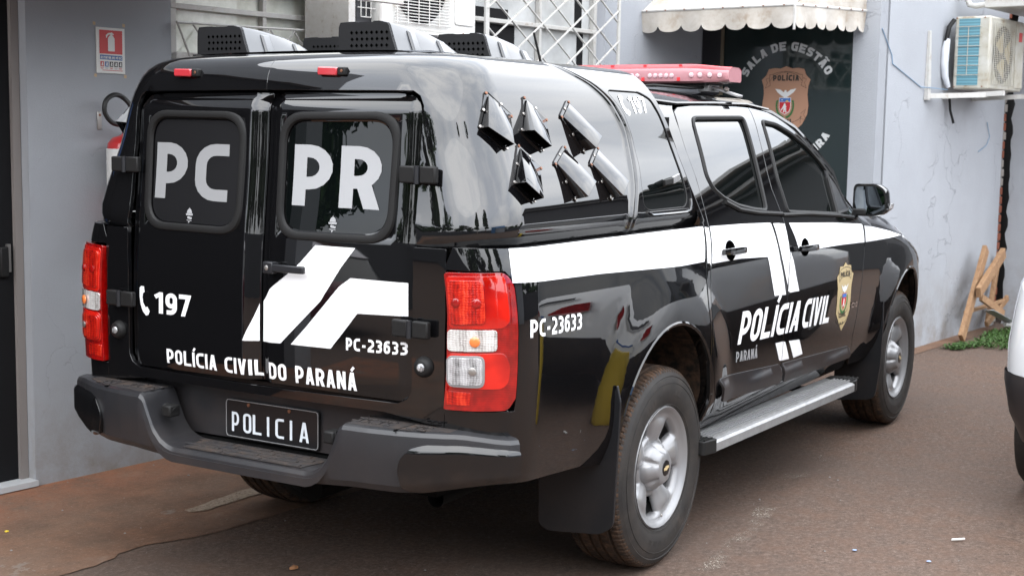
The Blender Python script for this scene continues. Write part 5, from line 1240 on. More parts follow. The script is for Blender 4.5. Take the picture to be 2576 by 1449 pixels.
# dark room behind the left doorway
g=MB(); bbox(g,-1.2,.3,2.4,2.5,-.02,ZT); bbox(g,-1.15,-1.05,.25,2.4,-.02,ZT); bbox(g,.3,.4,.25,2.4,-.02,ZT); bbox(g,-1.2,.4,.25,2.4,2.7,2.8); g.build('dark_room','black',bl)
wallbox('door_jamb','shade2',-.04,-.003,.05,.10,.01,2.6)
wallbox('door_leaf','black',-.95,-.04,.07,.11,.03,2.6); dl=COL.objects[-1]; ROOTLOC[dl.name]=ROOTLOC[bl.name]
g=MB(); bbox(g,-.115,-.075,.045,.07,.93,1.06); g.build('door_lock','rubber',dl,bev=.006)
g=MB(); bbox(g,-.078,-.062,.052,.068,.95,1.07); g.build('lock_strike','rivet',dl)
g=MB(); bbox(g,-.40,-.17,.035,.06,1.55,1.85); g.build('blue_notice','signblue',dl)
wallbox('threshold','sill2',-1.0,-.0,-.02,.12,.005,.03)
# mask strip on the far wall of room
# ---------------- windows
def window(u0,u1,z0,z1,us,zs,fr=.035,glass='winglass'):
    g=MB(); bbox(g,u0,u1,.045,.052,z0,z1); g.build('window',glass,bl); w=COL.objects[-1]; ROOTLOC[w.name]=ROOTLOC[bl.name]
    for a,b,c,d in ((u0,u0+fr,z0,z1),(u1-fr,u1,z0,z1),(u0,u1,z0,z0+fr),(u0,u1,z1-fr,z1)):
        g=MB(); bbox(g,a,b,.005,.044,c,d); g.build('frame','whitepaint',w,bev=.003)
    for u in us: g=MB(); bbox(g,u-.013,u+.013,.008,.043,z0,z1); g.build('glazing_bar','whitepaint',w,bev=.003)
    for z in zs: g=MB(); bbox(g,u0,u1,.002,.043,z-.013,z+.013); g.build('glazing_bar','whitepaint',w,bev=.003)
    return w
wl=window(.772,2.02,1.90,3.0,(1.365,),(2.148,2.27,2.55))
for u0,u1 in ((.80,1.35),(1.38,1.9)):
    for z0,z1 in ((1.93,2.13),(2.165,2.25),(2.285,2.53)):
        pass
wr=window(2.95,4.33,1.985,3.0,(3.700,),(2.252,2.55),glass='winglass2')
for k,(u0,u1,z0,z1,mt_) in enumerate(((2.99,3.47,2.02,2.235,'black'),(3.0,3.40,2.27,2.33,'black'),(4.15,4.22,2.02,2.235,'black'),(4.12,4.20,2.27,2.9,'black'))):
    g=MB(); bbox(g,u0,u1,.0405,.0435,z0,z1); g.build('dark_pane',mt_,wr)
g=MB(); bbox(g,1.86,1.885,.038,.044,1.93,2.9); g.build('dark_pane','black',wl)
# lower lattice in front of the left window
gl=MB().tube([B(.775,-.035,2.068),B(1.92,-.035,2.090)],.007,6); gl.build('window_grille','whitepaint',bl); GL=COL.objects[-1]; ROOTLOC[GL.name]=ROOTLOC[bl.name]
for k in range(9):
    u=.70+k*.165
    for s_ in (-1,1):
        a=(u,2.075) ; b=(u+s_*.17,1.88)
        if not(.76<b[0]<2.0): continue
        MB().tube([B(max(u,.776),-.035,2.075),B(b[0],-.035,b[1])],.0055,5).build('grille_bar','whitepaint',GL)
g=MB(); bbox(g,.775,1.98,-.04,-.012,2.262,2.288); g.build('grille_rail','whitepaint',GL)
# diamond grille over the right window
g=MB(); bbox(g,2.975,3.01,-.125,-.112,1.95,3.1); g.build('window_grille','whitepaint',bl); GR=COL.objects[-1]; ROOTLOC[GR.name]=ROOTLOC[bl.name]
g=MB(); bbox(g,4.395,4.42,-.125,-.112,1.90,3.1); g.build('grille_rail','whitepaint',GR)
g=MB(); bbox(g,2.99,4.41,-.124,-.113,1.985,2.0); g.build('grille_rail','whitepaint',GR)
# pitch fitted to crossings at (3.23,2.256),(3.86,2.251)
pu=.317;pz=.205; u0,z0=3.233,2.256
def clipseg(a,b,ul,uh,zl,zh):
    a=np.array(a,float);b=np.array(b,float);d=b-a;t0,t1=0,1
    for p,q in ((-d[0],a[0]-ul),(d[0],uh-a[0]),(-d[1],a[1]-zl),(d[1],zh-a[1])):
        if abs(p)<1e-9: continue
        t=q/p
        if p<0:t0=max(t0,t)
        else:t1=min(t1,t)
    return (a+d*t0,a+d*t1) if t1-t0>.02 else None
for s_ in (-1,1):
    for k in range(-9,10):
        a=(u0+k*pu-6*s_*pu/2*1,z0-6*pz/2); b=(u0+k*pu+8*s_*pu/2,z0+8*pz/2)
        c=clipseg(a,b,2.99,4.41,1.96,3.1)
        if c is None: continue
        g=MB(); vv=-.118-.006*s_; g.bar(B(c[0][0],vv,c[0][1]),B(c[1][0],vv,c[1][1]),.006,.013,up=EY); g.build('grille_bar','whitepaint',GR)
# bracket bars near the small window beside the unit
g=MB(); bbox(g,1.60,1.99,.02,.05,2.0,2.9); 
# ---------------- entrance door in the return wall (u = 5.74)
def D_(v,z,o=0.): return B(5.74-o,v,z)
g=MB(); bbox(g,5.745,5.78,-1.215,-.03,0,2.46); g.build('entrance_door','doorglass',bl); ED=COL.objects[-1]; ROOTLOC[ED.name]=ROOTLOC[bl.name]
wallbox('wall','wallR',5.741,5.9,-1.2,-1.394,-.02,ZT)
g=MB(); bbox(g,5.72,5.78,-.168,-.01,0,2.46); g.build('door_frame','darkframe',ED)
g=MB(); bbox(g,5.715,5.78,-.180,-.168,0,2.46); g.build('frame_edge','oldframe',ED)
dn=-EX
def fd_(o): return lambda u,v: B(0,0,0)[None]+EX[None]*(5.7445-o)+EY[None]*(-np.asarray(u)[:,None])+np.array([0,0,1.])[None]*np.asarray(v)[:,None]
def dface(nm,loops,mat,o=.0,par=ED): return fl(nm,loops,fd_(o),tuple(dn),mat,par)
def onarc(s,cx,cz,rad,a0,a1,h,**k):
    g_,w=text2d(s,**k); out=[]
    for q in g_:
        qq=[]
        for a,b in q:
            t=math.radians(a0+(a1-a0)*a/w); sgn=1
            rr=rad+h*b if a1<a0 else rad+h*(1-b)*1.0-h
            qq.append((cx+rr*math.cos(t),cz+rr*math.sin(t)))
        out.append(qq)
    return out
# u axis here is -v (left to right as seen), centre of the arc at .695,1.84
for _c in perchar(onarc('SALA DE GESTÃO',.695,1.84,.355,152,29,.062,w=.26,W=.72,gap=.15,r=.2,space=.42)): dface('letter',_c,'doortext',.0015,ED)
for _c in perchar(onarc('VICENTE OLIVEIRA',.695,1.80,.415,205,330,.058,w=.26,W=.68,gap=.15,r=.2,space=.42)): dface('letter',_c,'doortext',.0015,ED)
sb=[(.695,2.082),(.74,2.066),(.79,2.070),(.835,2.062),(.852,2.02),(.888,1.985),(.872,1.94),(.868,1.88),(.878,1.80),(.872,1.74),(.835,1.67),(.77,1.615),(.695,1.585),(.62,1.615),(.555,1.67),(.518,1.74),(.512,1.80),(.522,1.88),(.518,1.94),(.502,1.985),(.538,2.02),(.555,2.062),(.60,2.070),(.65,2.066)]
dface('door_shield',[sb],'peach',.0015); DS=COL.objects[-1]; ROOTLOC[DS.name]=ROOTLOC[bl.name]
def ds(nm,L_,mat,o): dface(nm,L_,mat,o,DS)
def line(P,w=.003): return strip(P,w)
ds('shield_text',place_text('POLÍCIA',(.592,1.978),(.798,1.978),(0,.042),(0,.042),w=.26,W=.66,gap=.14),'ink',.003)
ds('shield_text',place_text('CIVIL',(.625,1.665),(.765,1.665),(0,.040),(0,.040),w=.26,W=.66,gap=.16),'ink',.003)
ds('ribbon_line',line([(.565,1.968)]+arc(.695,1.935,.14,.105,155,25,8)+[(.825,1.968),(.825,2.022)],.003)+line([(.565,1.968),(.565,2.022)]+arc(.695,1.985,.14,.06,140,40,8)+[(.825,2.022)],.003)+line([(.565,2.0),(.535,1.99),(.548,1.965),(.532,1.925),(.572,1.945),(.570,1.968)],.0025)+line([(.825,2.0),(.857,1.99),(.842,1.965),(.858,1.925),(.818,1.945),(.82,1.968)],.0025)
   +line([(.57,1.725)]+arc(.695,1.745,.14,.07,200,340,8)+[(.82,1.725),(.82,1.675)],.003)+line([(.57,1.725),(.57,1.68)],.003)+line([(.82,1.745),(.858,1.775),(.845,1.74),(.862,1.70),(.82,1.71)],.0025)+line([(.57,1.745),(.532,1.775),(.545,1.74),(.528,1.70),(.57,1.71)],.0025),'ink',.003)
ds('shield_eagle',[[(.612,1.922),(.655,1.915),(.683,1.895),(.690,1.912),(.700,1.912),(.708,1.895),(.735,1.915),(.780,1.922),(.758,1.895),(.725,1.872),(.708,1.862),(.72,1.855),(.672,1.855),(.684,1.862),(.665,1.872),(.634,1.895)]],'badgewhite',.003)
ds('shield_wreath',strip(arc(.695,1.80,.066,.085,155,262,9),.010)+strip(arc(.695,1.80,.066,.085,25,-82,9),.010),'green',.003)
for s_ in (-1,1):
    for k in range(9):
        t=math.radians(90+s_*(68+k*12)); cx=.695+.066*math.cos(t);cz=1.80+.085*math.sin(t)
        ds('wreath_leaf',[[(cx+.009*math.cos(t+a)*(1.5 if abs(math.sin(a))>.5 else .8),cz+.009*math.sin(t+a)) for a in np.linspace(0,2*math.pi,7)[:-1]]],'green',.004)
ds('shield_arms',[[(.648,1.858),(.742,1.858),(.742,1.785),(.73,1.755),(.695,1.735),(.66,1.755),(.648,1.785)]],'badgewhite',.004)
ds('shield_field',[[(.652,1.826),(.738,1.826),(.738,1.787),(.727,1.759),(.695,1.740),(.663,1.759),(.652,1.787)]],'red',.005)
ds('shield_sky',[[(.652,1.854),(.738,1.854),(.738,1.828),(.652,1.828)]],'blue',.005)
ds('shield_sun',[[(.712+.012*math.cos(a),1.829+.010*math.sin(a)) for a in np.linspace(0,math.pi,8)]],'yellow',.006)
ds('shield_figure',[[(.690,1.818),(.699,1.818),(.701,1.806),(.709,1.792),(.705,1.788),(.707,1.765),(.711,1.752),(.700,1.752),(.697,1.773),(.692,1.752),(.682,1.752),(.687,1.785),(.672,1.768),(.666,1.763),(.664,1.768),(.684,1.803)],[(.664,1.838),(.672,1.846),(.682,1.838)]],'badgewhite',.006)
# ---------------- awning over the entrance
aw=thing('entrance_awning','weathered cream canvas awning with scalloped edge over the entrance door','awning',tuple(B(4.9,-.5,2.3)))
uf,v0,v1=4.88,.03,-1.17; ztop=2.432
obj('awning_top',[B(uf,v0,ztop),B(uf,v1,ztop),B(5.735,v1,2.95),B(5.735,v0,2.95)],[(0,1,2,3)],'awning',aw)
obj('awning_side',[B(uf,v1,ztop),B(5.735,v1-.12,ztop+.02),B(5.735,v1-.12,2.95),],[(0,1,2)],'awning',aw)
def valance(P0,P1,n,depth,nm,mirror=False,seed=1,drop=0.):
    r=np.random.RandomState(seed); V=[];F=[];per=10;m=n*per+1; rows=6
    P0=np.array(P0);P1=np.array(P1); d=P1-P0; out=np.cross(d/np.linalg.norm(d),[0,0,1.])
    ph=r.uniform(0,6,4)
    for i in range(m):
        t=i/(m-1); k=(t*n)%1.0; sc_=math.sqrt(max(0,1-(2*k-1)**2)) if 0<t<1 else 0
        dep=depth-.042*(1-sc_)
        for j in range(rows):
            q=j/(rows-1); wv_=out*(.012*q*math.sin(t*n*2*math.pi*.5+ph[0])+.010*q*q*math.sin(t*23+ph[1])); V.append(P0+d*t+wv_+np.array([0,0,-dep*q]))
    F=[(i*rows+j,(i+1)*rows+j,(i+1)*rows+j+1,i*rows+j+1) for i in range(m-1) for j in range(rows-1)]
    return obj(nm,V,F,'awning',aw,smooth=True)
valance(B(uf-.002,v0,ztop),B(uf-.002,v1,ztop),7,.150,'valance',seed=3)
valance(B(uf,v1-.002,ztop),B(5.735,v1-.122,ztop+.02),7,.150,'valance',seed=5)
valance(B(5.735,v0-.0,ztop-.02),B(uf,v0,ztop-.02),5,.14,'valance',seed=6)
MB().tube([B(uf,v0,ztop),B(uf,v1,ztop),B(5.735,v1-.12,ztop+.02)],.010,8).build('awning_tube','whitepaint',aw,smooth=True)
MB().tube([B(uf-.004,v1,ztop),B(uf-.004,v1,ztop-.16)],.009,6).build('awning_tube','whitepaint',aw,smooth=True)
for k in range(8):
    MB().disc(B(uf-.008,v0+(v1-v0)*(k+.5)/8,ztop),-EX,.006,.004,8).build('awning_eyelet','bolt',aw)
for k in range(6): MB().disc(B(uf+(5.735-uf)*(k+.5)/6,v1-.012-.12*(k+.5)/6,ztop+.02*(k+.5)/6),-EY,.006,.004,8).build('awning_eyelet','bolt',aw)
# white canvas awning over the left windows (its front edge shows at the top)
a2=thing('window_awning','white awning edge above the left barred window','awning',tuple(B(0,-.5,2.4)))
g=MB().add([B(-.9,-.98,2.155),B(1.275,-.98,2.155),B(1.275,.0,2.85),B(-.9,.0,2.85),B(-.9,-.98,2.17),B(1.275,-.98,2.17),B(1.275,.0,2.865),B(-.9,.0,2.865)],[(0,1,2,3),(4,7,6,5),(0,4,5,1),(1,5,6,2),(2,6,7,3),(3,7,4,0)]); g.build('awning_sheet','awnwhite',a2)
g=MB(); bbox(g,-.9,1.285,-1.0,-.975,2.148,2.178); g.build('edge_rail','whitepaint',a2,bev=.003)
# ---------------- air conditioner on the main wall
ac=thing('air_conditioner','white outdoor air conditioning unit with round fan between the barred windows','air conditioner',tuple(B(1.75,-.25,2.1)))
g=MB(); bbox(g,1.755,2.52,-.42,-.12,2.095,2.66); g.build('casing','acwhite',ac,bev=.012); CA=COL.objects[-1]; ROOTLOC[CA.name]=ROOTLOC[ac.name]
fc=(2.055,2.335)
MB().lathe([(.0001,0),(.198,0),(.198,.006),(.0001,.006)],B(fc[0],-.424,fc[1]),-EY,40).build('fan_opening','black',CA)
MB().lathe([(.0001,0.005),(.045,.004),(.05,0.0)],B(fc[0],-.431,fc[1]),-EY,20).build('fan_hub','rubber',CA,smooth=True)
for k in range(5):
    t0=k*2*math.pi/5; pts=[(fc[0]+r*math.cos(t0+a),fc[1]+r*math.sin(t0+a)) for r,a in ((.04,0),(.18,-.25),(.19,.35),(.05,.6))]
    MB().add([B(p[0],-.4305+.004*(i>1),p[1]) for i,p in enumerate(pts)],[(0,1,2,3)]).build('fan_blade','rubber',CA)
for k in range(27):
    z=2.135+k*.0155
    MB().tube([B(1.845,-.437,z),B(2.29,-.437,z)],.0026,4).build('grille_wire','acwhite',CA)
for k in range(6):
    u=1.86+k*.083; MB().tube([B(u,-.439,2.128),B(u,-.439,2.55)],.003,4).build('grille_wire','acwhite',CA)
P=[tuple(p) for p in rrect(2.335,2.15,2.50,2.62,.02)]
MB().prism(P,lambda a,b:B(a,-.419,b),lambda a,b:B(a,-.427,b)).build('service_panel','acwhite',CA,bev=.003)
g=MB(); bbox(g,1.74,2.535,-.43,-.11,2.085,2.097); g.build('base_pan','acwhite',CA)
for u in (1.85,2.4): g=MB(); bbox(g,u-.015,u+.015,-.44,0,2.05,2.085); g.build('bracket_arm','whitepaint',ac)
for u in (2.40,2.47): MB().tube([B(u,-.43,2.075),B(u,-.43,2.11)],.004,6).build('bracket_bolt','bolt',ac)
# old unit side cage visible left of it
sc2=thing('wall_cage','small white wire guard over a dark opening left of the white outdoor unit','wire guard',tuple(B(1.65,-.3,2.2)))
g=MB(); bbox(g,1.64,1.75,-.36,-.10,2.0,2.66); g.build('dark_opening','darkframe',sc2)
for u in (1.592,): g=MB(); bbox(g,1.575,1.625,-.37,-.06,2.0,2.66); g.build('side_post','whitepaint',sc2,bev=.003)
for z in (2.19,2.225,2.30): MB().tube([B(1.625,-.385,z),B(1.752,-.385,z)],.003,5).build('guard_wire','whitepaint',sc2)
for u in (1.648,1.685,1.72): MB().tube([B(u,-.385,2.145),B(u,-.385,2.6)],.003,5).build('guard_wire','whitepaint',sc2)
MB().tube([B(1.648,-.385,2.145),B(1.72,-.385,2.145)],.003,5).build('guard_wire','whitepaint',sc2)
# ---------------- air conditioner on the projecting wall
a3=thing('air_conditioner','yellowed outdoor unit with blue coil fins on a white wall bracket','air conditioner',tuple(B(7.2,-1.55,2.0)))
U0,U1,V0,V1,Z0,Z1=6.98,7.76,-1.735,-1.465,1.955,2.497
g=MB(); bbox(g,U0,U1,V0,V1,Z0,Z1); g.build('casing','acold',a3,bev=.014); CB=COL.objects[-1]; ROOTLOC[CB.name]=ROOTLOC[a3.name]
g=MB(); bbox(g,U0-.004,U0+.01,-1.655,-1.497,1.985,2.478); g.build('coil','coil',CB)
for k in range(6):
    z=2.06+k*.072; 
    if k<6: MB().tube([B(U0-.010,-1.67,z),B(U0-.010,-1.485,z)],.003,5).build('coil_guard_wire','acold',CB)
MB().tube([B(U0-.010,-1.572,2.06),B(U0-.010,-1.572,2.42)],.003,5).build('coil_guard_wire','acold',CB)
for v in (-1.478,-1.69):
    for z in (1.975,2.485): MB().disc(B(U0-.002,v,z),-EX,.006,.004,8).build('casing_screw','bolt',CB)
fc3=(7.27,2.22)
MB().lathe([(.0001,0),(.215,0),(.215,.004),(.0001,.004)],B(fc3[0],V0-.0015,fc3[1]),-EY,40).build('fan_opening','black',CB)
for k in range(3):
    t0=k*2*math.pi/3; pts=[(fc3[0]+r*math.cos(t0+a),fc3[1]+r*math.sin(t0+a)) for r,a in ((.03,0),(.18,-.5),(.20,.7),(.05,1.1))]
    MB().add([B(p[0],V0-.0065-.002*(i>1),p[1]) for i,p in enumerate(pts)],[(0,1,2,3)]).build('fan_blade','fanyellow',CB)
for k in range(30):
    z=2.00+k*.0155; h=math.sqrt(max(.01,.235**2-(z-fc3[1])**2)); MB().tube([B(fc3[0]-.235,V0-.013,z),B(fc3[0]+.235,V0-.013,z)],.0022,4).build('grille_wire','acold',CB)
for k in range(13):
    u=fc3[0]-.235+k*.039; MB().tube([B(u,V0-.016,1.99),B(u,V0-.016,2.46)],.0026,4).build('grille_wire','acold',CB)
g=MB(); bbox(g,7.56,7.75,V0-.008,V0,1.98,2.47); g.build('service_panel','acold',CB,bev=.003)
g=MB(); bbox(g,7.62,7.69,V0-.011,V0-.008,2.34,2.41); g.build('red_badge','signred',CB)
for u in (6.98,7.62):
    MB().bar(B(u,-1.40,1.90),B(u,-1.985 if u>7 else -1.86,1.925),.035,.036).build('bracket_arm','whitepaint',a3)
g=MB().add([B(6.60,-1.395,1.865),B(6.66,-1.395,1.865),B(6.648,-1.395,2.372),B(6.618,-1.395,2.372),B(6.60,-1.425,1.865),B(6.66,-1.425,1.865),B(6.648,-1.412,2.372),B(6.618,-1.412,2.372)],[(4,5,6,7),(0,4,7,3),(1,2,6,5),(3,7,6,2),(0,1,5,4)]).build('bracket_rail','whitepaint',a3)
MB().bar(B(6.64,-1.41,1.895),B(6.99,-1.735,1.912),.03,.036).build('bracket_arm','whitepaint',a3)
MB().tube([B(6.985,-1.455,2.475),B(6.95,-1.43,2.42),B(6.93,-1.42,2.32),B(6.94,-1.42,2.28)],.018,8).build('pipe_insulation','rubber',a3,smooth=True)
P=[B(6.94,-1.425,2.33),B(6.925,-1.42,2.25),B(6.92,-1.418,2.15),B(6.94,-1.42,2.05),B(6.97,-1.44,1.97)]
MB().tube(P,[.022,.030,.030,.026,.016],9).build('wrapped_pipe','pipewrap',a3,smooth=True)
MB().tube([B(7.05,-1.42,1.92),B(7.06,-1.43,1.80),B(7.09,-1.45,1.70)],.010,7).build('drain_hose','rubber',a3,smooth=True)
# eaves box above it, with its elbow pipe
ev=thing('roof_soffit','white box gutter above the right outdoor unit','gutter',tuple(B(7.6,-1.7,2.6)))
g=MB(); bbox(g,7.2,9.6,-2.2,-1.60,2.575,2.66); g.build('gutter_box','whitepaint',ev,bev=.006)
g=MB(); bbox(g,7.19,9.6,-2.21,-1.59,2.645,2.67); g.build('gutter_rim','whitepaint',ev)
MB().tube([B(7.22,-1.46,2.80),B(7.2,-1.46,2.66),B(7.2,-1.49,2.60),B(7.2,-1.54,2.59),B(7.2,-1.61,2.60)],.022,10).build('elbow_pipe','whitepaint',ev,smooth=True)
# wires on the wall
w_=MB().tube([B(5.76,-1.40,2.33),B(5.95,-1.40,2.16),B(5.97,-1.40,2.10),B(6.12,-1.40,2.06),B(6.35,-1.40,2.0),B(6.52,-1.40,1.955),B(6.62,-1.43,1.955),B(6.95,-1.44,1.95)],.0035,5).build('blue_wire','wireblue'); tag(w_,'thin blue wire running from the awning to the wall bracket','wire')
w_=MB().tube([B(8.0,-1.40,1.72),B(8.05,-1.41,1.60),B(7.98,-1.41,1.53),B(7.80,-1.41,1.48)],.003,5).build('blue_wire','wireblue'); tag(w_,'short loose curl of blue wire under the right outdoor unit','wire')
# ---------------- gap with brick edge, and the boundary wall on the right
for k in range(34):
    z=.02+k*.078
    g=MB(); du=random.uniform(-.012,.012); bbox(g,8.432,8.50+du,-1.395+random.uniform(-.004,.006),-1.30,z,z+.062); g.build('brick','brick' if random.random()<.6 else 'mortar2',bl,bev=.003)
wallbox('mortar_core','mortar',8.43,8.49,-1.385,-1.2,-.02,ZT)
rw=thing('boundary_wall','pale grey wall end at the right edge beside the brick gap','wall',tuple(B(8.6,-2,0)))
def jag(z): return .008*math.sin(z*31)+.006*math.sin(z*77+1)
V=[];zz=np.linspace(-.02,3.6,60)
for z in zz: V+=[B(8.56,-1.428-jag(z),z),B(8.56,-2.35,z),B(9.0,-1.428-jag(z),z)]
F=[(3*i,3*i+1,3*i+4,3*i+3) for i in range(59)]+[(3*i+2,3*i,3*i+3,3*i+5) for i in range(59)]
obj('wall_face','V' and V,F,'wallR',rw)
g=MB(); bbox(g,8.5,10,-1.3,-1.1,0,3.6); bbox(g,8.5,9.2,-1.42,-1.2,2.7,3.8); g.build('dark_gap','black',rw)
# ---------------- scrap timber leaning in the corner
def plank(nm,lab,a,b,w,t,mat='wood',up=(0,0,1),grp=None,cat='plank'):
    o=MB().bar(B(*a),B(*b),w,t,up=up).build(nm,mat,None,bev=.003); tag(o,lab,cat,grp); return o
plank('timber_plank','long timber plank leaning upright against the pale wall',(7.20,-1.56,.03),(7.78,-1.52,.70),.092,.035,up=tuple(EY))
plank('timber_plank','pale timber plank crossing in front of the upright one',(7.42,-1.60,.375),(8.10,-1.56,.65),.088,.04,up=tuple(EY))
plank('timber_plank','dark short plank sloping down behind the crossed timbers',(7.55,-1.58,.325),(8.05,-1.60,.15),.055,.03,up=tuple(EY))
plank('timber_batten','thin timber batten lying level behind the leaning planks',(7.5,-1.48,.20),(8.3,-1.52,.23),.035,.025)
plank('timber_plank','timber plank standing in the shade of the brick gap',(8.1,-1.46,.05),(8.33,-1.45,.62),.06,.03,up=tuple(EY))
plank('timber_plank','short timber offcut slanting low by the brick gap',(7.95,-1.50,.06),(8.36,-1.53,.25),.05,.03,up=tuple(EY))
plank('metal_strip','grey sheet metal strip lying across the scrap timber',(7.62,-1.62,.22),(8.12,-1.64,.075),.085,.006,'galv',up=tuple(-EX),cat='metal strip')
plank('metal_strip','narrow metal rail leaning behind the scrap timber',(7.62,-1.46,.25),(8.2,-1.44,.52),.03,.02,'galv',cat='metal strip')
o=MB().tube([B(8.05,-1.62,.06),B(8.3,-1.70,.03),B(8.45,-1.74,.025)],.018,8).build('pale_pipe','whitepaint'); tag(o,'short pale pipe on the ground under the scrap timber','pipe')
# weeds
r=np.random.RandomState(11); V=[];F=[]
for k in range(1900):
    u=r.uniform(6.75,8.5); v=-1.60-r.rand()*.34*(1 if u>7.0 else .4)+.04*math.sin(u*5); c=B(u,v,0); h=.008+.035*r.rand()**2; a=r.uniform(0,6.28); l=.012+.018*r.rand()
    d=np.array([math.cos(a),math.sin(a),0])*l; e=np.array([-math.sin(a),math.cos(a),0])*l*.45
    b=len(V); V+=[c+[0,0,h*.3],c+d*.5+e+[0,0,h],c+d*1.3+[0,0,h*.8],c+d*.5-e+[0,0,h]]; F.append((b,b+1,b+2,b+3))
o=obj('weeds',V,F,'leaf'); o['kind']='stuff'; o['label']='low green weeds along the foot of the pale wall'
# ---------------- things on the left wall
sg_=thing('extinguisher_sign','red and white fire extinguisher sign on the left grey wall','sign',tuple(B(.43,0,1.9)))
def wf(o): return lambda u,v: B(0,0,0)[None]+EX[None]*np.asarray(u)[:,None]+EY[None]*(-o)+np.array([0,0,1.])[None]*np.asarray(v)[:,None]
def wface(nm,loops,mat,o,par): return fl(nm,loops,wf(o),tuple(-EY),mat,par)
g=MB(); bbox(g,.352,.503,-.006,-.0005,1.817,2.019); g.build('sign_panel','signwhite',sg_); SP=COL.objects[-1]; ROOTLOC[SP.name]=ROOTLOC[sg_.name]
wface('red_field',[[(.366,1.903),(.489,1.903),(.489,2.008),(.366,2.008)]],'signred',.0072,SP)
wface('extinguisher_symbol',[rounded([(.411,1.915),(.447,1.915),(.447,1.972),(.439,1.983),(.434,1.986),(.424,1.986),(.419,1.983),(.411,1.972)],.004,3),[(.424,1.984),(.434,1.984),(.434,1.992),(.424,1.992)],[(.402,1.974),(.400,1.985),(.412,1.995),(.425,1.997),(.432,1.999),(.444,1.990),(.440,1.987),(.430,1.991),(.416,1.988),(.408,1.982),(.406,1.974)]],'signwhite',.0084,SP)
wface('blue_field',[[(.368,1.878),(.488,1.876),(.488,1.896),(.368,1.898)]],'signblue',.0072,SP)
wface('sign_text',place_text('EXTINTOR DE PÓ BC',(.372,1.8815),(.484,1.8805),(0,.0105),(0,.0105),w=.26,W=.62,gap=.16,space=.4),'signwhite',.0084,SP)
for k,mt_ in enumerate(('signred','signblue','ink','ink','ink')):
    u=.370+k*.0245; wface('pictogram',[[(u,1.846),(u+.019,1.846),(u+.019,1.869),(u,1.869)]],mt_,.0072,SP)
    wface('pictogram_mark',[[(u+.004,1.850),(u+.009,1.850),(u+.015,1.862),(u+.008,1.867)],[(u+.010,1.850),(u+.016,1.850),(u+.012,1.857)]],'signwhite',.0084,SP)
    wface('caption',[[(u,1.840),(u+.018,1.840),(u+.018,1.842),(u,1.842)],[(u+.003,1.836),(u+.015,1.836),(u+.015,1.838),(u+.003,1.838)]],'signred' if k%2==0 else 'shade',.0072,SP)
wface('caption',[[(.38,1.829),(.49,1.8285),(.49,1.831),(.38,1.8315)]],'signred',.0072,SP)
for u,z in ((.344,2.034),(.502,2.034),(.347,1.806),(.507,1.806)): wface('tape_remnant',[[(u-.007,z-.006),(u+.007,z-.008),(u+.008,z+.006),(u-.006,z+.008)]],'tape',.001,SP)
ex=thing('fire_extinguisher','red fire extinguisher with black hose hanging on the left grey wall','fire extinguisher',tuple(B(.44,-.12,1.2)))
MB().lathe([(.0001,1.10),(.07,1.10),(.082,1.115),(.085,1.14),(.085,1.47),(.080,1.505),(.06,1.53),(.030,1.54),(.016,1.548),(.016,1.57),(.0001,1.572)],B(.420,-.115,0),(0,0,1),28).build('cylinder','exred',ex,smooth=True)
MB().lathe([(.0855,1.30),(.0862,1.302),(.0862,1.48),(.0855,1.482)],B(.420,-.115,0),(0,0,1),28).build('label','signwhite',ex,smooth=True); 
HP=[B(.44,-.115,1.575),B(.40,-.12,1.585),B(.335,-.13,1.598),B(.30,-.13,1.64),B(.305,-.13,1.69),B(.345,-.13,1.718),B(.39,-.13,1.712),B(.43,-.14,1.67),B(.45,-.15,1.60),B(.47,-.18,1.52),B(.50,-.20,1.40),B(.51,-.20,1.25)]
MB().tube(smoothp(HP,5),.011,9).build('hose','blackhose',ex,smooth=True)
g=MB(); bbox(g,.350,.372,-.008,-.001,1.565,1.645); g.build('wall_bracket','rivet',ex,bev=.003)
MB().disc(B(.361,-.008,1.63),-EY,.006,.003,10).build('bracket_screw','bolt',ex)
g=MB(); bbox(g,.40,.48,-.135,-.095,1.585,1.60); g.build('valve_handle','rubber',ex)
# ---------------- litter
def litter(nm,lab,x,y,s,mat,cat='litter',n=6,seed=1,h=.004,grp=None):
    rr=np.random.RandomState(seed); P=[(x+s*(.6+.5*rr.rand())*math.cos(a),y+s*(.5+.4*rr.rand())*math.sin(a)) for a in np.linspace(0,2*math.pi,n,endpoint=False)]
    o=MB().prism(P,lambda a,b:(a,b,.002),lambda a,b:(a,b,.002+h*(1+rr.rand()))).build(nm,mat); tag(o,lab,cat,grp)
o=MB().tube([(.955,-1.735,.006),(.995,-1.775,.006)],.0045,8).build('cigarette_end','signwhite'); tag(o,'white cigarette end lying on the asphalt at the lower right','litter')
litter('blue_scrap','blue paper scrap on the asphalt left of the cigarette end',.61,-1.45,.013,'paleblue',seed=2,h=.001)
litter('blue_scrap','blue paper scrap nearest the bottom edge on the asphalt',.63,-1.73,.012,'paleblue',seed=3,h=.001)
litter('leaf','brown dry leaf on the asphalt below the number plate',-.77,.19,.018,'dryleaf','leaf',7,4,.006)
litter('leaf','yellow leaf on the dirt at the lower left',-1.04,1.41,.012,'yellow','leaf',5,5,.002)
rr=np.random.RandomState(8); V=[];F=[]
for k in range(420):
    x=rr.uniform(-1.5,7);y=rr.uniform(-4,-.2) if rr.rand()<.6 else rr.uniform(.6,1.8); s=.0022+.005*rr.rand()**3; b=len(V); z=.0 if y<.6 else .006
    for a in range(5): V.append((x+s*math.cos(a*1.257),y+s*math.sin(a*1.257),z))
    V.append((x,y,z+s*.8)); F+=[(b+a,b+(a+1)%5,b+5) for a in range(5)]
o=obj('grit',V,F,'mortar'); o['kind']='stuff'; o['label']='loose pale grit scattered on the asphalt'
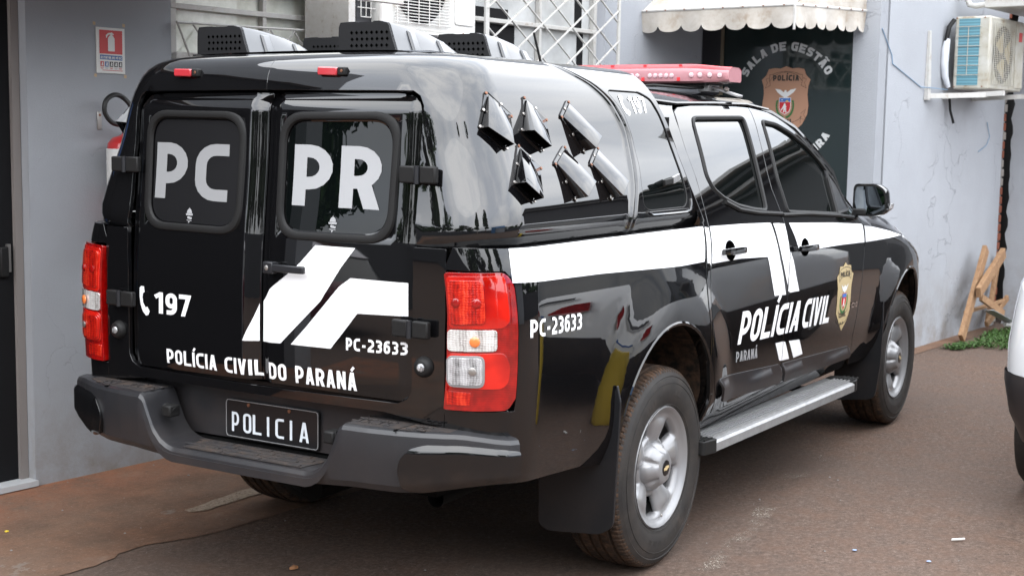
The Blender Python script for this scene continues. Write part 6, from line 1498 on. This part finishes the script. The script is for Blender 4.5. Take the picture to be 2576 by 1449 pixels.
# ---------------- the white car to the right
def ringcar(name,label,origin,ang,mat,low,prof,Lc,mirror=False):
    """prof: (z, half width, rear x, front x, corner radius)"""
    root=thing(name,label,'car',origin)
    ca,sa=math.cos(ang),math.sin(ang); O=np.array(origin)
    def Wd(x,y,z): return O+np.array([x*ca-y*sa,x*sa+y*ca,z])
    def ring(hw,x0,x1,r,n=7):
        P=[]
        for cx,cy,a0 in ((x1-r,hw-r,0),(x0+r,hw-r,90),(x0+r,-hw+r,180),(x1-r,-hw+r,270)):
            for k in range(n+1):
                a=math.radians(a0+90*k/n); P.append((cx+r*math.cos(a),cy+r*math.sin(a)))
        return P
    def shell(nm,rows,mt_,capt=False):
        V=[];m=0
        for z,hw,x0,x1,r in rows:
            R_=ring(hw,x0,x1,r); m=len(R_); V+=[Wd(a,b,z) for a,b in R_]
        F=[(i*m+k,i*m+(k+1)%m,(i+1)*m+(k+1)%m,(i+1)*m+k) for i in range(len(rows)-1) for k in range(m)]
        if capt: F.append(tuple((len(rows)-1)*m+k for k in range(m)))
        return MB().add(V,F).build(nm,mt_,root,smooth=True)
    return root,Wd,shell
wc,Wd,shell=ringcar('parked_car','white hatchback with black bumper cladding cut off by the right edge',(1.33,-2.62,0),math.radians(-2),'carwhite',None,None,4)
shell('bumper_cladding',[(.25,.76,.16,3.85,.30),(.30,.80,.08,3.92,.30),(.42,.845,.02,3.97,.32),(.56,.872,.0,4.0,.34),(.605,.874,.004,4.0,.34)],'plastic')
shell('body',[(.603,.868,.012,3.99,.34),(.72,.868,.02,3.97,.34),(.86,.855,.05,3.93,.33),(.98,.84,.08,3.6,.33),(1.03,.815,.11,3.2,.30)],'carwhite')
shell('cabin_glass',[(1.02,.80,.13,3.1,.28),(1.20,.755,.22,2.75,.26),(1.38,.69,.34,2.4,.24),(1.44,.66,.40,2.2,.22)],'glass')
shell('roof',[(1.425,.675,.34,2.3,.24),(1.47,.64,.40,2.1,.24),(1.50,.50,.6,1.9,.2)],'carwhite',True)
for y in (.76,-.76):
    for x in (.78,3.2):
        c=Wd(x,y,.31); sgn=1 if y>0 else -1; ax=Wd(x,y+sgn,.31)-c
        MB().lathe([(.19,-.10),(.20,.10),(.29,.10),(.305,.085),(.31,.05),(.31,-.05),(.305,-.085),(.29,-.10)],c,ax,48).build('wheel','tyre',wc,smooth=True); wh=COL.objects[-1]; ROOTLOC[wh.name]=ROOTLOC[wc.name]
        MB().lathe([(.0001,.06),(.19,.085),(.20,.09)],c,ax,32).build('rim','rim',wh,smooth=True)
        for h in (-.045,0,.045): MB().tube([c+ax*h+np.array([0,0,0])+(Wd(0,0,0)*0)+np.array([math.cos(a)*.3105*math.cos(math.radians(-2)),math.cos(a)*.3105*math.sin(math.radians(-2)),math.sin(a)*.3105]) for a in np.linspace(0,2*math.pi,48,endpoint=False)],.0035,4,closed=True).build('tread_groove','hole',wh)
for s_ in (1,-1):
    P=[(.03,s_*.44,.88),(.03,s_*.50,.90),(.035,s_*.60,.90),(.03,s_*.60,.80),(.02,s_*.50,.78),(.02,s_*.36,.80)]
    MB().add([Wd(*p) for p in P]+[Wd(p[0]-.03,p[1]*1.01,p[2]) for p in P],[tuple(range(6,12))]+[(i,(i+1)%6,6+(i+1)%6,6+i) for i in range(6)]).build('tail_lamp','redlens',wc)
MB().add([Wd(-.012,.20,.80),Wd(-.012,-.20,.80),Wd(-.012,-.20,.68),Wd(-.012,.20,.68)],[(0,1,2,3)]).build('number_plate','signwhite',wc)
MB().add([Wd(-.014,.20,.80),Wd(-.014,-.20,.80),Wd(-.014,-.20,.775),Wd(-.014,.20,.775)],[(0,1,2,3)]).build('plate_band','signblue',wc)
MB().add([Wd(.05,.50,.99),Wd(.05,-.50,.99),Wd(.03,-.50,.965),Wd(.03,.50,.965)],[(0,1,2,3)]).build('tailgate_trim','rubber',wc)
# ---------------- surroundings that the paintwork mirrors
mc,Wd,shell=ringcar('parked_car','maroon hatchback parked across the yard behind the camera',(-7.2,3.3,0),math.radians(98),'maroon',None,None,4)
shell('body',[(.25,.78,.08,3.9,.3),(.5,.86,0,4,.34),(.85,.86,.03,3.9,.34),(1.0,.82,.1,3.3,.3)],'maroon'); shell('cabin_glass',[(1.0,.8,.1,3.2,.28),(1.4,.68,.4,2.3,.24)],'glass'); shell('roof',[(1.4,.68,.38,2.3,.24),(1.48,.5,.6,2,.2)],'maroon',True)
o=MB().lathe([(.0001,0),(.14,0),(.155,.05),(.155,.70),(.14,.74),(.0001,.74)],(.95,-2.36,0),(0,0,1),20).build('plastic_drum','yellowp',smooth=True); tag(o,'yellow plastic drum standing behind the white hatchback','drum')
def tree(x,y,h,r,seed,tall=False,lab='leafy tree'):
    rr=np.random.RandomState(seed); root=thing('tree',lab,'tree',(x,y,0),'trees around the yard')
    MB().tube([(x,y,0),(x+.1,y,h*.3),(x,y+.1,h*.75)],[.14*h/5,.10*h/5,.03],7).build('trunk','bark',root)
    n=4200; V=[];F=[]
    cl=[(rr.normal(0,.45),rr.normal(0,.45),rr.uniform(.0,1),rr.uniform(.45,.8)) for _ in range(14)]
    for k in range(n):
        c=cl[rr.randint(14)]; d=rr.normal(0,1,3); d/=np.linalg.norm(d); q=c[3]*(rr.rand()**.4)
        zc=.35+.55*c[2]; w=(1-abs(c[2]-.45)*.9) if not tall else (1-c[2]*.7)
        P=np.array([x+(c[0]*w+d[0]*q*.6)*r,y+(c[1]*w+d[1]*q*.6)*r,h*(zc)+d[2]*q*h*.16]); s=.10+.12*rr.rand(); a=rr.normal(0,1,3);a/=np.linalg.norm(a);b=np.cross(a,d);b/=max(np.linalg.norm(b),1e-6)
        i=len(V); V+=[P-a*s,P+b*s*.6,P+a*s,P-b*s*.6]; F.append((i,i+1,i+2,i+3))
    o=obj('crown',V,F,'crown',root)
TL=['leafy tree straight across the yard from the front door','leafy tree beyond the white hatchback','leafy tree farthest along the yard wall','leafy tree across from the rear wheel','leafy tree just behind the blue house','leafy tree at the far street corner','leafy tree on the street ahead of the truck','tall narrow cypress beside the blue house','tall narrow cypress standing nearest the camera','leafy tree straight behind the camera','leafy tree behind the maroon hatchback','leafy tree left of the maroon hatchback','leafy tree in the corner of the two yard walls','leafy tree at the far end of the rear boundary wall']
for i,(x,y,h,r,t) in enumerate(((6,-17,3.9,2.6,0),(11,-18,4.3,2.9,0),(16,-16,4.0,2.8,0),(2,-18,4.2,2.6,0),(-2.5,-17,3.8,2.4,0),(22,-12,4.2,3.0,0),(27,-5,4.6,3,0),(-7,-12.5,8.5,1.5,1),(-9.0,-9.5,7.5,1.3,1),(-15,-5,6.5,3.2,0),(-16,1,6.2,3.4,0),(-16,6,6.5,3.4,0),(-14,-10,6,3,0),(-14,11,6,3,0))): tree(x,y,h,r,20+i,t,('tall narrow cypress' if t else 'leafy tree')+' '+('beyond the yard wall on the truck side' if y<-10 else 'behind the camera')+', number %d from the road gate'%(i+1) if False else TL[i])
bw=thing('neighbour_house','low blue and cream house across the yard','house',(-1.5,-11,0))
MB().box((-1.0,-12.5,1.3),(3.4,3,2.6)).build('wall','wallR',bw); MB().add([(-2.9,-14.2,2.6),(.9,-14.2,2.6),(.9,-10.8,2.6),(-2.9,-10.8,2.6),(-2.9,-12.5,3.9),(.9,-12.5,3.9)],[(3,2,5,4),(0,4,5,1),(0,3,4),(1,5,2)]).build('roof','bluewall',bw)
MB().box((-3.2,-11.6,1.6),(1.2,3,3.2)).build('wall','bluewall',bw)
fb=thing('street_building','long dark two storey shed ahead on the right with layered eaves','building',(18,-6,0))
MB().box((21,-6.6,1.95),(18,6.2,3.9)).build('wall','facade',fb)
for k in range(4): MB().box((21,-6.6,3.92+k*.11),(18.4+k*.3,6.5+k*.3,.05)).build('eave_board','shade' if k%2 else 'facade',fb)
MB().box((21,-6.6,4.32),(17.4,5.9,.06)).build('roof','facade',fb)
yw=thing('yard_wall','low dark wall along the far side of the yard','wall',(0,-13.5,0)); MB().box((5,-13.6,.9),(34,.2,1.8)).build('wall','facade',yw)
yw2=thing('yard_wall','dark boundary wall behind the camera','wall',(-12.5,0,0)); MB().box((-12.6,0,.95),(.2,26,1.9)).build('wall','facade',yw2)
